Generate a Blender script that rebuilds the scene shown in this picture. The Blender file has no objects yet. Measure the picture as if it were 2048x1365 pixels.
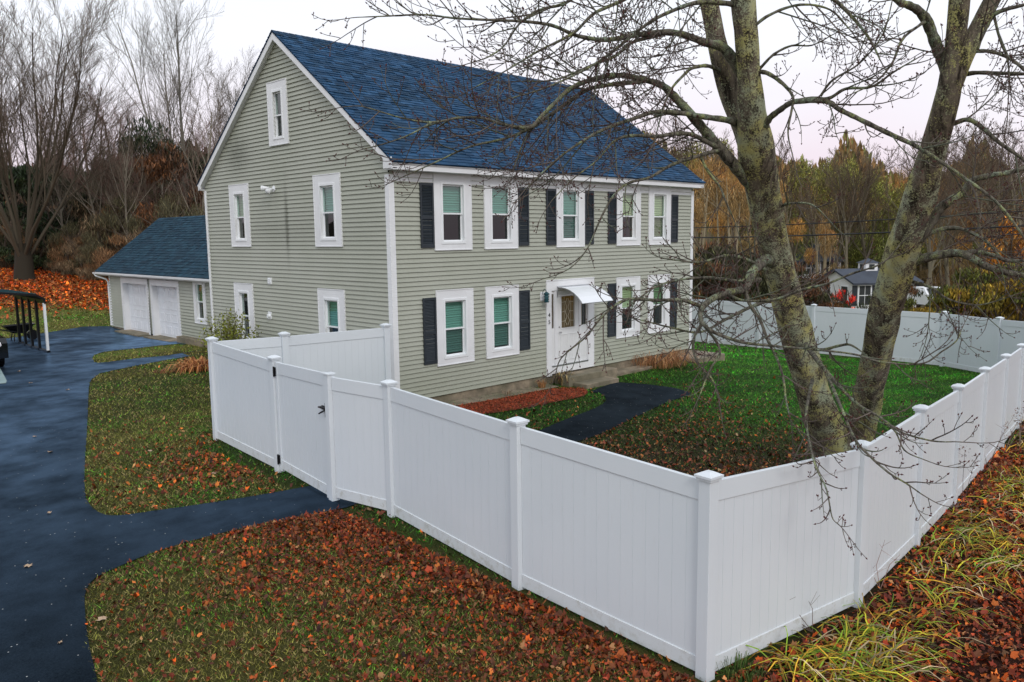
import bpy, bmesh, math, random
import numpy as np
from mathutils import Vector
random.seed(7); RS = np.random.RandomState(7)
sc = bpy.context.scene
col = sc.collection
rad = math.radians

# ------------------------------------------------------------------ camera
CW, CH, CF = 2048.0, 1365.0, 1615.8
CC = np.array([-10.4237, -14.1226, 3.4908]); YAW, PIT, ROL = 0.7885, -0.1283, -0.0122
FWD = np.array([math.cos(PIT)*math.cos(YAW), math.cos(PIT)*math.sin(YAW), math.sin(PIT)])
_r = np.array([math.sin(YAW), -math.cos(YAW), 0.0]); _u = np.cross(_r, FWD)
RT = math.cos(ROL)*_r + math.sin(ROL)*_u
UP = -math.sin(ROL)*_r + math.cos(ROL)*_u
cd = bpy.data.cameras.new('camera'); cam = bpy.data.objects.new('camera', cd); col.objects.link(cam)
cd.sensor_width = 36; cd.lens = CF/CW*36; cd.clip_start = 0.1; cd.clip_end = 3000
from mathutils import Matrix
M4 = Matrix(((RT[0], UP[0], -FWD[0], CC[0]), (RT[1], UP[1], -FWD[1], CC[1]), (RT[2], UP[2], -FWD[2], CC[2]), (0, 0, 0, 1)))
cam.matrix_world = M4
sc.camera = cam

# ------------------------------------------------------------------ world, sun, exposure
sc.view_settings.view_transform = 'Standard'; sc.view_settings.look = 'None'
sc.view_settings.gamma = 1; sc.view_settings.exposure = 0.0
SUN_EL, SUN_AZ = rad(38), rad(205)   # azimuth measured clockwise from +Y
wd = bpy.data.worlds.new('World'); sc.world = wd; wd.use_nodes = True
nt = wd.node_tree; nt.nodes.clear()
o = nt.nodes.new('ShaderNodeOutputWorld'); bg = nt.nodes.new('ShaderNodeBackground')
sky = nt.nodes.new('ShaderNodeTexSky'); sky.sky_type = 'NISHITA'; sky.sun_disc = False
sky.sun_elevation = SUN_EL; sky.sun_rotation = SUN_AZ; sky.air_density = 1.0; sky.dust_density = 2.0
tc = nt.nodes.new('ShaderNodeTexCoord'); sp = nt.nodes.new('ShaderNodeSeparateXYZ')
nt.links.new(tc.outputs['Generated'], sp.inputs[0])
ramp = nt.nodes.new('ShaderNodeValToRGB')     # overcast evening cloud, pink low down
ce = ramp.color_ramp; ce.elements[0].position = 0.0; ce.elements[0].color = (9.2, 7.3, 8.4, 1)
ce.elements[1].position = 0.55; ce.elements[1].color = (10.1, 10.8, 11.8, 1)
e = ce.elements.new(0.10); e.color = (9.9, 8.9, 9.7, 1)
e = ce.elements.new(0.21); e.color = (10.6, 10.8, 11.4, 1)
nz = nt.nodes.new('ShaderNodeTexNoise'); nz.inputs['Scale'].default_value = 2.2; nz.inputs['Detail'].default_value = 5
mp = nt.nodes.new('ShaderNodeMapping'); mp.inputs['Scale'].default_value = (1, 1, 3.5)
nt.links.new(tc.outputs['Generated'], mp.inputs[0]); nt.links.new(mp.outputs[0], nz.inputs['Vector'])
ad = nt.nodes.new('ShaderNodeMath'); ad.operation = 'MULTIPLY_ADD'; ad.inputs[1].default_value = 0.16; ad.inputs[2].default_value = -0.08
nt.links.new(nz.outputs['Fac'], ad.inputs[0])
ad2 = nt.nodes.new('ShaderNodeMath'); ad2.operation = 'ADD'; nt.links.new(ad.outputs[0], ad2.inputs[0]); nt.links.new(sp.outputs['Z'], ad2.inputs[1])
nt.links.new(ad2.outputs[0], ramp.inputs[0])
mx = nt.nodes.new('ShaderNodeMixRGB'); mx.inputs[0].default_value = 0.93
nt.links.new(sky.outputs[0], mx.inputs[1]); nt.links.new(ramp.outputs[0], mx.inputs[2])
nt.links.new(mx.outputs[0], bg.inputs[0]); bg.inputs[1].default_value = 0.1
nt.links.new(bg.outputs[0], o.inputs[0])
sl = bpy.data.lights.new('sun', 'SUN'); sl.energy = 1.0; sl.angle = rad(16); sl.color = (1.0, 0.95, 0.9)
so = bpy.data.objects.new('sun', sl); col.objects.link(so)
_sd = Vector((math.sin(SUN_AZ)*math.cos(SUN_EL), math.cos(SUN_AZ)*math.cos(SUN_EL), math.sin(SUN_EL)))
so.rotation_euler = _sd.to_track_quat('Z', 'Y').to_euler(); so.location = (0, 0, 60)

# ------------------------------------------------------------------ geometry helpers
def ray(px, py): return FWD + RT*(px-CW/2)/CF + UP*(CH/2-py)/CF
def P(px, py, d): return CC + ray(px, py)*d          # photo pixel + real distance -> world
CT = np.array([(-4,0,-.2),(-4.2,-2.5,-.28),(-4.3,-5.9,-.3),(-4.4,-8.2,-.38),(-4.4,-10.5,-.5),(-1.7,-10.7,-.68),(.8,-10.5,-.72),(3.2,-10.2,-.8),
(5.6,-10,-.86),(8.1,-9.7,-.92),(10.5,-9.5,-1.0),(18,-8.6,-1.2),(20,0,-1.2),(20,4.5,-1.2),(20,-5,-1.2),(1,-1,-.32),(5,-1.2,-.42),(8,-1,-.42),
(11.6,-.5,-.42),(0,4,-.25),(0,9,-.28),(2.2,16,-.3),(2.2,24,-.3),(-3,14,-.3),(-7,0,-.36),(-8,-5,-.45),(-12,0,-.45),(-12,-10,-.6),(-9,20,-.3),
(.75,36.8,1.2),(1.9,31.5,.55),(-1.6,24,-.2),(6.1,35.7,1.15),(3.1,41.5,1.7),(15,60,2.8),(30,50,2.2),(-20,50,2.8),(35,0,-1.5),(53,10,-2.7),(50,5.3,-1.75),(66,20,-3.6),(90,20,-5.8),
(60,-20,-3.4),(125,0,-6),(20,30,-.4),(40,45,0),(-10,-14,-.75),(-20,-20,-1),(5,-14,-1),(-2,-12.5,-.6),(120,120,0),(0,120,5),(8,-5,-.72),(1,-6,-.5),(14,-4,-1.05)], float)
def _tps(r): 
    r = np.maximum(r, 1e-6); return r*r*np.log(r)
_n = len(CT); _K = _tps(np.linalg.norm(CT[:, None, :2]-CT[None, :, :2], axis=2)) + np.eye(_n)*2.0
_Pm = np.c_[np.ones(_n), CT[:, :2]]
_A = np.block([[_K, _Pm], [_Pm.T, np.zeros((3, 3))]])
_w = np.linalg.solve(_A, np.r_[CT[:, 2], 0, 0, 0])
def G(x, y):
    x = np.atleast_1d(np.asarray(x, float)); y = np.atleast_1d(np.asarray(y, float)); shp = x.shape
    x = x.ravel(); y = y.ravel()
    xc = np.clip(x, -60, 130); yc = np.clip(y, -50, 120); out = np.zeros(len(x))
    for s in range(0, len(x), 40000):
        a = np.c_[xc[s:s+40000], yc[s:s+40000]]
        out[s:s+40000] = _tps(np.linalg.norm(a[:, None]-CT[None, :, :2], axis=2))@_w[:_n] + _w[_n] + a@_w[_n+1:]
    return np.clip(out, -8, 7).reshape(shp)
def g1(x, y): return float(G(x, y)[0])
def GP(px, py):
    d = ray(px, py); z = -.4
    for _ in range(30):
        t = (z-CC[2])/d[2]; p = CC+d*t; z = .5*z+.5*g1(p[0], p[1])
    return (p[0], p[1])
def AT(px, depth):               # ground point in a photo column at a given distance
    p = P(px, 480, depth); return p[0], p[1], g1(p[0], p[1])

class MB:
    def __init__(s): s.v = []; s.f = []; s.c = []; s.n = 0
    def add(s, v, f, c=None):
        v = np.asarray(v, float).reshape(-1, 3); f = np.asarray(f, int)
        s.v.append(v); s.f.append(f+s.n); s.n += len(v)
        if c is None: c = (1, 1, 1)
        c = np.asarray(c, float)
        s.c.append(np.broadcast_to(c, (len(v), 3)) if c.ndim == 1 else c)
        return s
    def box(s, a0, a1, b0, b1, c0, c1, T=None, c=None):
        q = [(a, b, k) for a in (a0, a1) for b in (b0, b1) for k in (c0, c1)]
        if T: q = [T(*p) for p in q]
        return s.add(q, [(0,1,3,2),(4,6,7,5),(0,4,5,1),(2,3,7,6),(0,2,6,4),(1,5,7,3)], c)
    def quad(s, *q, c=None): return s.add(q, [(0,1,2,3)], c)
    def prism(s, poly, axis_fn, t0, t1, c=None):
        n = len(poly); v = [axis_fn(a, b, t0) for a, b in poly]+[axis_fn(a, b, t1) for a, b in poly]
        for i in range(n):
            j = (i+1) % n; s.add([v[i], v[j], v[j+n], v[i+n]], [(0,1,2,3)], c)
        s.add(v[:n], [tuple(range(n))], c); s.add(v[n:], [tuple(range(n))[::-1]], c); return s
    def tube(s, pts, rad_, k=6, c=None, cap=True, rough=0):
        pts = np.asarray(pts, float); n = len(pts)
        r = np.broadcast_to(np.asarray(rad_, float), (n,))
        t = np.gradient(pts, axis=0); t /= np.linalg.norm(t, axis=1)[:, None]+1e-9
        up = np.array([0, 0, 1.]) if abs(t[0][2]) < .9 else np.array([1., 0, 0])
        a = np.cross(t, up); bad = np.linalg.norm(a, axis=1) < .05
        if bad.any(): a[bad] = np.cross(t[bad], np.array([.7, .7, 0]))
        a /= np.linalg.norm(a, axis=1)[:, None]
        for i in range(1, n):          # transport
            w = a[i-1]-t[i]*np.dot(a[i-1], t[i]); w /= np.linalg.norm(w)+1e-9; a[i] = w
        b = np.cross(t, a); th = np.arange(k)*2*math.pi/k
        rr = r[:, None]*np.ones((1, k))
        if rough: rr = rr*(1+rough*(RS.rand(n, k)-.5))
        v = pts[:, None]+rr[:, :, None]*(np.cos(th)[None, :, None]*a[:, None]+np.sin(th)[None, :, None]*b[:, None])
        i = np.arange(n-1)[:, None]*k; j = np.arange(k)[None]; j2 = (j+1) % k
        f = np.stack([i+j, i+j2, i+k+j2, i+k+j], -1).reshape(-1, 4)
        s.add(v.reshape(-1, 3), f, c)
        if cap and k > 3:
            s.f.append(np.array([range(s.n-k, s.n)])); s.f.append(np.array([range(s.n-n*k, s.n-n*k+k)])[:, ::-1])
        return s
    def blob(s, ctr, rx, ry, rz, n=6, m=5, c=None):
        v = []; f = []
        for i in range(m+1):
            ph = math.pi*i/m
            for j in range(n):
                th = 2*math.pi*j/n; v.append((ctr[0]+rx*math.sin(ph)*math.cos(th), ctr[1]+ry*math.sin(ph)*math.sin(th), ctr[2]+rz*math.cos(ph)))
        for i in range(m):
            for j in range(n): f.append((i*n+j, i*n+(j+1) % n, (i+1)*n+(j+1) % n, (i+1)*n+j))
        return s.add(v, f, c)
    def build(s, name, mat, parent=None, smooth=False, fixn=False, bevel=0):
        me = bpy.data.meshes.new(name)
        v = np.concatenate(s.v) if s.v else np.zeros((0, 3)); c = np.concatenate(s.c)
        loops = np.concatenate([f.ravel() for f in s.f]); tot = np.concatenate([np.full(len(f), f.shape[1]) for f in s.f])
        st = np.r_[0, np.cumsum(tot)[:-1]]
        me.vertices.add(len(v)); me.vertices.foreach_set('co', v.astype(np.float32).ravel())
        me.loops.add(len(loops)); me.loops.foreach_set('vertex_index', loops.astype(np.int32))
        me.polygons.add(len(tot)); me.polygons.foreach_set('loop_start', st.astype(np.int32)); me.polygons.foreach_set('loop_total', tot.astype(np.int32))
        me.polygons.foreach_set('use_smooth', np.full(len(tot), bool(smooth)))
        me.update(calc_edges=True); me.validate()
        ca = me.color_attributes.new('Col', 'FLOAT_COLOR', 'POINT')
        ca.data.foreach_set('color', np.c_[c, np.ones(len(c))].astype(np.float32).ravel())
        if fixn:
            bm = bmesh.new(); bm.from_mesh(me); bmesh.ops.recalc_face_normals(bm, faces=bm.faces); bm.to_mesh(me); bm.free()
        me.materials.append(mat)
        ob = bpy.data.objects.new(name, me); col.objects.link(ob)
        if parent is not None: attach(ob, parent)
        if bevel:
            m = ob.modifiers.new('bevel', 'BEVEL'); m.width = bevel; m.segments = 2; m.limit_method = 'ANGLE'
        return ob
ORG = {}
def attach(ob, parent):
    ob.parent = parent
    o3 = ORG.get(parent.name)
    root = parent
    off = Vector((0, 0, 0))
    while root is not None:
        off += root.location; root = root.parent
    ob.location = -off
def tag(o, label=None, cat=None, group=None, kind=None):
    if label: o['label'] = label
    if cat: o['category'] = cat
    if group: o['group'] = group
    if kind: o['kind'] = kind
    return o
def empty(name, loc, label, cat, group=None):
    e = bpy.data.objects.new(name, None); col.objects.link(e); e.location = loc; e.empty_display_size = .2
    return tag(e, label, cat, group)
def dup(root, loc, rz, scl, label=None, group=None, cat=None):
    r = root.copy(); col.objects.link(r); r.location = loc; r.rotation_euler = (0, 0, rz)
    r.scale = (scl, scl, scl) if not isinstance(scl, tuple) else scl
    if label: r['label'] = label
    if group: r['group'] = group
    if cat: r['category'] = cat
    for ch in list(root.children):
        c = ch.copy(); col.objects.link(c); c.parent = r
        for g in list(ch.children):
            d = g.copy(); col.objects.link(d); d.parent = c
    return r

# ------------------------------------------------------------------ materials
class NT:
    def __init__(s, name):
        s.m = bpy.data.materials.new(name); s.m.use_nodes = True; s.t = s.m.node_tree; s.t.nodes.clear()
        s.out = s.n('OutputMaterial'); s.b = s.n('BsdfPrincipled'); s.l(s.b.outputs[0], s.out.inputs[0])
        s.co = s.n('TexCoord')
    def n(s, t, **k):
        nd = s.t.nodes.new('ShaderNode'+t)
        for a, b in k.items(): setattr(nd, a, b)
        return nd
    def l(s, a, b): s.t.links.new(a, b)
    def noise(s, scale, detail=4, rough=.55, sc3=None, obj=True, dist=0):
        nz = s.n('TexNoise'); nz.inputs['Scale'].default_value = scale; nz.inputs['Detail'].default_value = detail; nz.inputs['Roughness'].default_value = rough
        nz.inputs['Distortion'].default_value = dist
        src = s.co.outputs['Object']
        if sc3: 
            m = s.n('Mapping'); m.inputs['Scale'].default_value = sc3; s.l(src, m.inputs[0]); src = m.outputs[0]
        s.l(src, nz.inputs['Vector']); return nz.outputs['Fac']
    def ramp(s, fac, stops):
        r = s.n('ValToRGB'); el = r.color_ramp.elements
        el[0].position, el[0].color = stops[0][0], (*stops[0][1], 1); el[1].position, el[1].color = stops[-1][0], (*stops[-1][1], 1)
        for p, c in stops[1:-1]: e = el.new(p); e.color = (*c, 1)
        s.l(fac, r.inputs[0]); return r.outputs[0]
    def mix(s, fac, a, b, mode='MIX'):
        m = s.n('MixRGB', blend_type=mode)
        for i, x in ((0, fac), (1, a), (2, b)):
            if hasattr(x, 'type') and not isinstance(x, (int, float, tuple)): s.l(x, m.inputs[i])
            else: m.inputs[i].default_value = x if i == 0 else (*x, 1)
        return m.outputs[0]
    def math(s, op, a, b=None, c=None):
        m = s.n('Math', operation=op)
        for i, x in enumerate((a, b, c)):
            if x is None: continue
            if isinstance(x, (int, float)): m.inputs[i].default_value = x
            else: s.l(x, m.inputs[i])
        return m.outputs[0]
    def vcol(s): 
        v = s.n('VertexColor'); v.layer_name = 'Col'; return v.outputs[0]
    def base(s, c):
        if isinstance(c, tuple): s.b.inputs['Base Color'].default_value = (*c, 1)
        else: s.l(c, s.b.inputs['Base Color'])
        return s
    def rough(s, r): 
        if isinstance(r, (int, float)): s.b.inputs['Roughness'].default_value = r
        else: s.l(r, s.b.inputs['Roughness'])
        return s
    def bump(s, h, strength=.4, dist=.01):
        b = s.n('Bump'); b.inputs['Strength'].default_value = strength; b.inputs['Distance'].default_value = dist
        s.l(h, b.inputs['Height']); s.l(b.outputs[0], s.b.inputs['Normal']); return s
    def spec(s, v): s.b.inputs['Specular IOR Level'].default_value = v; return s

def simple(name, c, r=.5, var=.12, scale=3., metal=0, spec=.5):
    t = NT(name); f = t.noise(scale, 5)
    lo = tuple(x*(1-var) for x in c); hi = tuple(min(1, x*(1+var)) for x in c)
    t.base(t.ramp(f, [(.3, lo), (.7, hi)])).rough(r).spec(spec); t.b.inputs['Metallic'].default_value = metal
    return t.m

M = {}
t = NT('white vinyl fence'); a = t.noise(.9, 5); b_ = t.noise(30, 3, sc3=(1, 1, .12))
c_ = t.ramp(a, [(.3, (.66, .705, .74)), (.7, (.70, .74, .77))]); c_ = t.mix(t.ramp(b_, [(.62, (0,)*3), (.8, (.22,)*3)]), c_, (.55, .56, .52))
t.base(c_).rough(.38).spec(.4); M['fence'] = t.m
t = NT('mud splashed vinyl rail'); a = t.noise(9, 6, .75); b_ = t.noise(1.7, 4, .6)
c_ = t.ramp(t.noise(.9, 5), [(.3, (.64, .68, .70)), (.7, (.69, .72, .74))])
mk = t.math('MULTIPLY', t.ramp(a, [(.50, (0,)*3), (.68, (1,)*3)]), t.ramp(b_, [(.35, (.15,)*3), (.7, (.75,)*3)]))
c_ = t.mix(mk, c_, (.33, .31, .22)); t.base(c_).rough(.5).spec(.3); M['fencemud'] = t.m
M['trim'] = simple('white painted trim', (.80, .81, .82), .45, .05, 2)
M['vinyl'] = simple('white window vinyl', (.84, .86, .87), .35, .03, 2)
# siding
t = NT('sage clapboard siding')
a = t.noise(.55, 5, .6); b_ = t.noise(14, 4, .6, sc3=(1, 1, 4))
c_ = t.ramp(a, [(.25, (.34, .36, .295)), (.5, (.395, .412, .35)), (.75, (.44, .452, .395))])
c_ = t.mix(.35, c_, t.ramp(b_, [(.3, (.32, .335, .26)), (.7, (.49, .495, .41))]))
sx = t.n('SeparateXYZ'); t.l(t.co.outputs['Object'], sx.inputs[0])
def gauss(t, v, cen, w):
    d = t.math('DIVIDE', t.math('SUBTRACT', v, cen), w); return t.math('POWER', 2.718, t.math('MULTIPLY', t.math('MULTIPLY', d, d), -1.0))
onx = t.math('LESS_THAN', sx.outputs[0], .1)
n2 = t.noise(6, 4, .7, sc3=(1, 2.5, .7))
st1 = t.math('MULTIPLY', gauss(t, sx.outputs[1], 4.28, .07), gauss(t, sx.outputs[2], 3.9, .75))
st2 = t.math('MULTIPLY', gauss(t, sx.outputs[1], 6.7, .65), gauss(t, sx.outputs[2], 5.75, .42))
st3 = t.math('MULTIPLY', gauss(t, sx.outputs[1], 4.5, 2.4), gauss(t, sx.outputs[2], 3.7, .35))
stn = t.math('ADD', t.math('MULTIPLY', st1, 1.4), t.math('ADD', t.math('MULTIPLY', st2, .75), t.math('MULTIPLY', st3, .3)))
stn = t.math('MULTIPLY', t.math('MULTIPLY', stn, onx), t.math('MULTIPLY', n2, 1.35))
c_ = t.mix(t.math('MINIMUM', stn, .8), c_, (.10, .105, .075))
alg = t.math('MULTIPLY', gauss(t, sx.outputs[2], .1, .7), t.noise(2.3, 5, .7)); c_ = t.mix(t.math('MULTIPLY', alg, .5), c_, (.25, .27, .17))
t.base(c_).rough(.55).spec(.3); t.bump(t.noise(60, 4, .6, sc3=(1, 1, 8)), .12, .003); M['siding'] = t.m
# shingles (vertex colour per tab + grain)
def shingle(name, base, light, gscale=90):
    t = NT(name); g = t.noise(gscale, 3, .7); bl = t.noise(1.1, 5, .65)
    c = t.mix(1.0, t.vcol(), t.ramp(g, [(.3, (.62,)*3), (.7, (1.35,)*3)]), 'MULTIPLY')
    c = t.mix(t.ramp(bl, [(.4, (0,)*3), (.7, (.3,)*3)]), c, light)
    t.base(c).rough(.7).spec(.22); t.b.inputs['Specular Tint'].default_value = (.4, .7, 1, 1)
    t.bump(g, .5, .004); return t.m
M['shingle'] = shingle('blue architectural shingles', None, (.02, .085, .20))
M['shingle2'] = shingle('slate blue garage shingles', None, (.018, .06, .10))
M['shutter'] = simple('charcoal shutter', (.018, .026, .034), .45, .15, 4)
M['black'] = simple('black metal', (.012, .012, .014), .35, .2, 5, .3)
M['darkmetal'] = simple('dark teal metal', (.02, .07, .085), .4, .2, 9, .4)
M['chrome'] = simple('brushed metal', (.45, .45, .46), .3, .1, 9, .9)
M['screen'] = simple('insect screen', (.03, .035, .035), .8, .15, 8)
def glass(name, tint, refl=.0):
    t = NT(name); tr = t.n('BsdfTransparent'); tr.inputs[0].default_value = (*tint, 1)
    gl = t.n('BsdfGlossy'); gl.inputs['Roughness'].default_value = .02; gl.inputs[0].default_value = (.9, .97, .95, 1)
    fr = t.n('LayerWeight'); fr.inputs[0].default_value = .5
    fz = t.math('MULTIPLY_ADD', t.math('POWER', fr.outputs['Facing'], 4.0), .8, .045+refl)
    ms = t.n('MixShader'); t.l(fz, ms.inputs[0]); t.l(tr.outputs[0], ms.inputs[1]); t.l(gl.outputs[0], ms.inputs[2])
    wav = t.noise(3, 2, .4); b = t.n('Bump'); b.inputs['Strength'].default_value = .05; b.inputs['Distance'].default_value = .05; t.l(wav, b.inputs['Height']); t.l(b.outputs[0], gl.inputs['Normal'])
    t.l(ms.outputs[0], t.out.inputs[0]); return t.m
M['glass'] = glass('window glass', (.72, .85, .80), .06)
M['glassdark'] = glass('screened lower pane', (.20, .24, .235), .015)
M['glassmid'] = glass('half screened pane', (.50, .56, .54), .03)
def blind(name, c):
    t = NT(name); w = t.n('TexWave', wave_type='BANDS', bands_direction='Z'); w.inputs['Scale'].default_value = 4.2; t.l(t.co.outputs['Object'], w.inputs['Vector'])
    t.base(t.ramp(w.outputs['Fac'], [(.0, tuple(x*.72 for x in c)), (.6, c)])).rough(.8); return t.m
M['blind_teal'] = blind('teal cellular shade', (.22, .46, .40))
M['blind_yellow'] = blind('pale yellow shade', (.68, .68, .42))
M['blind_green'] = blind('green curtain', (.30, .42, .24))
def lit(name, c, e):
    t = NT(name); n = t.noise(5, 3); t.base(t.ramp(n, [(.3, tuple(x*.6 for x in c)), (.7, c)])).rough(.8)
    t.b.inputs['Emission Color'].default_value = (*c, 1); t.b.inputs['Emission Strength'].default_value = e; return t.m
M['warm'] = lit('warm lit room', (.60, .30, .09), 1.0)
M['amber'] = lit('amber lit hallway', (.26, .135, .02), .30)
M['room'] = simple('dark room', (.03, .03, .03), .9)
M['door'] = simple('white door paint', (.78, .79, .79), .4, .04, 3)
M['garagedoor'] = simple('white garage door', (.80, .82, .85), .4, .04, 3)
t = NT('weathered concrete'); a = t.noise(3.5, 6, .65); b_ = t.noise(1.1, 4)
c_ = t.ramp(a, [(.3, (.15, .12, .085)), (.7, (.37, .30, .21))]); c_ = t.mix(t.ramp(b_, [(.45, (0,)*3), (.6, (.6,)*3)]), c_, (.10, .10, .06))
t.base(c_).rough(.8).bump(t.noise(40, 5, .7), .5, .01); M['concrete'] = t.m
# asphalt
def asphalt(name, c0, c1, r0, r1, wet, gt=(.30, .58, 1)):
    t = NT(name); fine = t.noise(95, 3, .75); blot = t.noise(.45, 5, .6)
    vor = t.n('TexVoronoi'); vor.inputs['Scale'].default_value = 20; t.l(t.co.outputs['Object'], vor.inputs['Vector'])
    sxx = t.n('SeparateXYZ'); t.l(vor.outputs['Color'], sxx.inputs[0])
    c = t.mix(1.0, t.ramp(blot, [(.3, c0), (.7, c1)]), t.ramp(t.noise(55, 4, .8), [(.35, (.25,)*3), (.65, (2.0,)*3)]), 'MULTIPLY')
    spk = t.math('MULTIPLY', t.math('GREATER_THAN', sxx.outputs[0], .93), t.math('LESS_THAN', vor.outputs['Distance'], .15))
    c = t.mix(spk, c, (.36, .37, .36))
    t.base(c).rough(.9).spec(0.0); t.bump(fine, .5, .006)
    gl = t.n('BsdfGlossy'); gl.inputs[0].default_value = (*gt, 1); t.l(t.ramp(blot, [(.35, (r0,)*3), (.65, (r1,)*3)]), gl.inputs['Roughness'])
    b2 = t.n('Bump'); b2.inputs['Strength'].default_value = .25; b2.inputs['Distance'].default_value = .004; t.l(fine, b2.inputs['Height']); t.l(b2.outputs[0], gl.inputs['Normal'])
    lw = t.n('LayerWeight'); lw.inputs[0].default_value = .5
    ff = t.math('MULTIPLY_ADD', t.math('POWER', lw.outputs['Facing'], 6.4), wet, .004)
    ff = t.math('MULTIPLY', ff, t.ramp(t.noise(1.3, 4, .6), [(.35, (.5,)*3), (.65, (1.25,)*3)]))
    ms = t.n('MixShader'); t.l(ff, ms.inputs[0]); t.l(t.b.outputs[0], ms.inputs[1]); t.l(gl.outputs[0], ms.inputs[2]); t.l(ms.outputs[0], t.out.inputs[0])
    return t.m
M['asphalt'] = asphalt('damp asphalt driveway', (.0035, .0055, .0075), (.007, .010, .013), .28, .40, .95, (.44, .68, 1))
M['asphaltpath'] = asphalt('asphalt path', (.005, .0065, .008), (.010, .0125, .015), .5, .6, .13, (.6, .8, 1))
# ground (colour from vertex attribute, mottled)
t = NT('lawn soil and thatch'); a = t.noise(35, 5, .75); b_ = t.noise(3, 4)
c_ = t.mix(1.0, t.vcol(), t.ramp(a, [(.25, (.35,)*3), (.75, (1.55,)*3)]), 'MULTIPLY')
t.base(c_).rough(.95).spec(.15).bump(a, .8, .03); M['ground'] = t.m
t = NT('foliage vertex coloured'); t.base(t.vcol()).rough(.6).spec(.25); M['leaf'] = t.m
t = NT('twig vertex coloured'); t.base(t.vcol()).rough(.85).spec(.2); M['twig'] = t.m
# bark with lichen
def bark(name, dark, light, lich, amount, fs=1.0):
    t = NT(name); fur = t.noise(9*fs, 6, .7, sc3=(1, 1, .22), dist=.6); fine = t.noise(45*fs, 4, .7, sc3=(1, 1, .5))
    c = t.ramp(fur, [(.38, dark), (.55, light), (.75, tuple(x*1.5 for x in light))])
    c = t.mix(.6, c, t.mix(1.0, c, t.ramp(fine, [(.3, (.4,)*3), (.7, (1.7,)*3)]), 'MULTIPLY'))
    l1 = t.noise(7*fs, 9, .8); l2 = t.noise(48*fs, 4, .75)
    lc = t.ramp(t.noise(3.*fs, 3), [(.4, lich), (.6, (lich[0]*1.25, lich[1]*1.08, lich[2]*.62))])
    patch = t.noise(1.9*fs, 4, .6, sc3=(1, 1, .6)); l1 = t.math('ADD', l1, t.math('MULTIPLY', t.math('SUBTRACT', patch, .5), .9))
    m1 = t.ramp(t.math('ADD', l1, t.math('MULTIPLY', t.math('SUBTRACT', l2, .5), 1.1)), [(amount, (0,)*3), (amount+.05, (1,)*3)])
    vc = t.n('SeparateXYZ'); t.l(t.vcol(), vc.inputs[0])
    m1 = t.math('MULTIPLY', m1, vc.outputs[0])
    c = t.mix(t.math('MULTIPLY', m1, .85), c, lc); t.base(c).rough(.9).spec(.15)
    hh = t.math('ADD', t.math('MULTIPLY', fur, 1.0), t.math('MULTIPLY', fine, .3)); t.bump(t.math('ADD', hh, t.math('MULTIPLY', m1, .12)), 1.0, .03*(1/fs)); return t.m
M['bark'] = bark('furrowed maple bark with lichen', (.030, .024, .018), (.17, .14, .105), (.46, .50, .34), .505)
M['limb'] = bark('limb bark with moss', (.03, .026, .02), (.14, .125, .10), (.30, .38, .27), .56, 2.2)
M['treebark'] = simple('grey brown tree bark', (.12, .10, .08), .9, .35, 2.0)
# ------------------------------------------------------------------ noise in numpy
def vnoise(x, y, s, seed=0):
    x = np.asarray(x)*s+seed*17.3; y = np.asarray(y)*s+seed*9.1
    xi = np.floor(x).astype(int); yi = np.floor(y).astype(int); fx = x-xi; fy = y-yi
    fx = fx*fx*(3-2*fx); fy = fy*fy*(3-2*fy)
    def h(a, b): 
        q = (a*374761393+b*668265263+seed*1442695) & 0x7fffffff; q = (q ^ (q >> 13))*1274126177 & 0x7fffffff
        return ((q ^ (q >> 16)) & 0xffff)/65535.
    return (h(xi, yi)*(1-fx)+h(xi+1, yi)*fx)*(1-fy)+(h(xi, yi+1)*(1-fx)+h(xi+1, yi+1)*fx)*fy
def fbm(x, y, s, seed=0): return (vnoise(x, y, s, seed)+.5*vnoise(x, y, s*2.1, seed+1)+.25*vnoise(x, y, s*4.3, seed+2))/1.75
def inpoly(x, y, poly):
    c = np.zeros(len(x), bool); n = len(poly)
    for i in range(n):
        x0, y0 = poly[i]; x1, y1 = poly[(i+1) % n]
        if y0 == y1: continue
        k = ((y0 > y) != (y1 > y)) & (x < (x1-x0)*(y-y0)/(y1-y0)+x0); c ^= k
    return c
def spl(pts, n=8, closed=False):
    p = np.asarray(pts, float); m = len(p); out = []
    rng = range(m) if closed else range(m-1)
    for i in rng:
        p0, p1, p2, p3 = (p[(i-1) % m], p[i], p[(i+1) % m], p[(i+2) % m]) if closed else (p[max(i-1, 0)], p[i], p[i+1], p[min(i+2, m-1)])
        for j in range(n):
            u = j/n; out.append(.5*((2*p1)+(-p0+p2)*u+(2*p0-5*p1+4*p2-p3)*u*u+(-p0+3*p1-3*p2+p3)*u**3))
    if not closed: out.append(p[-1])
    return np.array(out)

# ================================================================== SETTING: ground, driveway, paths
# driveway outline (its lawn edge read from the photo, then laid on the terrain)
e1 = [GP(*q) for q in [(205,1440),(195,1365),(178,1290),(170,1220),(172,1185),(192,1158),(240,1135),(300,1110),(380,1085),(480,1060),(600,1036),(694,1017)]]
e2 = [GP(*q) for q in [(610,976),(520,992),(420,1008),(300,1025),(240,1033),(205,1030),(180,1012),(170,985),(170,930),(173,880),(176,820),(178,775),(183,760)]]
e3 = [GP(*q) for q in [(200,748),(236,740),(323,723),(412,708)]]
i1 = [GP(*q) for q in [(414,700),(337,712),(256,720),(200,727),(187,722),(187,713),(209,705),(270,698),(337,690.5),(414,685)]]
e1s = [tuple(q) for q in spl(e1, 3)]; e2s = [tuple(q) for q in spl(e2, 3)]; i1s = [tuple(q) for q in spl(i1[1:], 3)]
gate_a, gate_b = (-3.2, e1[-1][1]+.1), (-3.2, e2[0][1]+.1)
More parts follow.
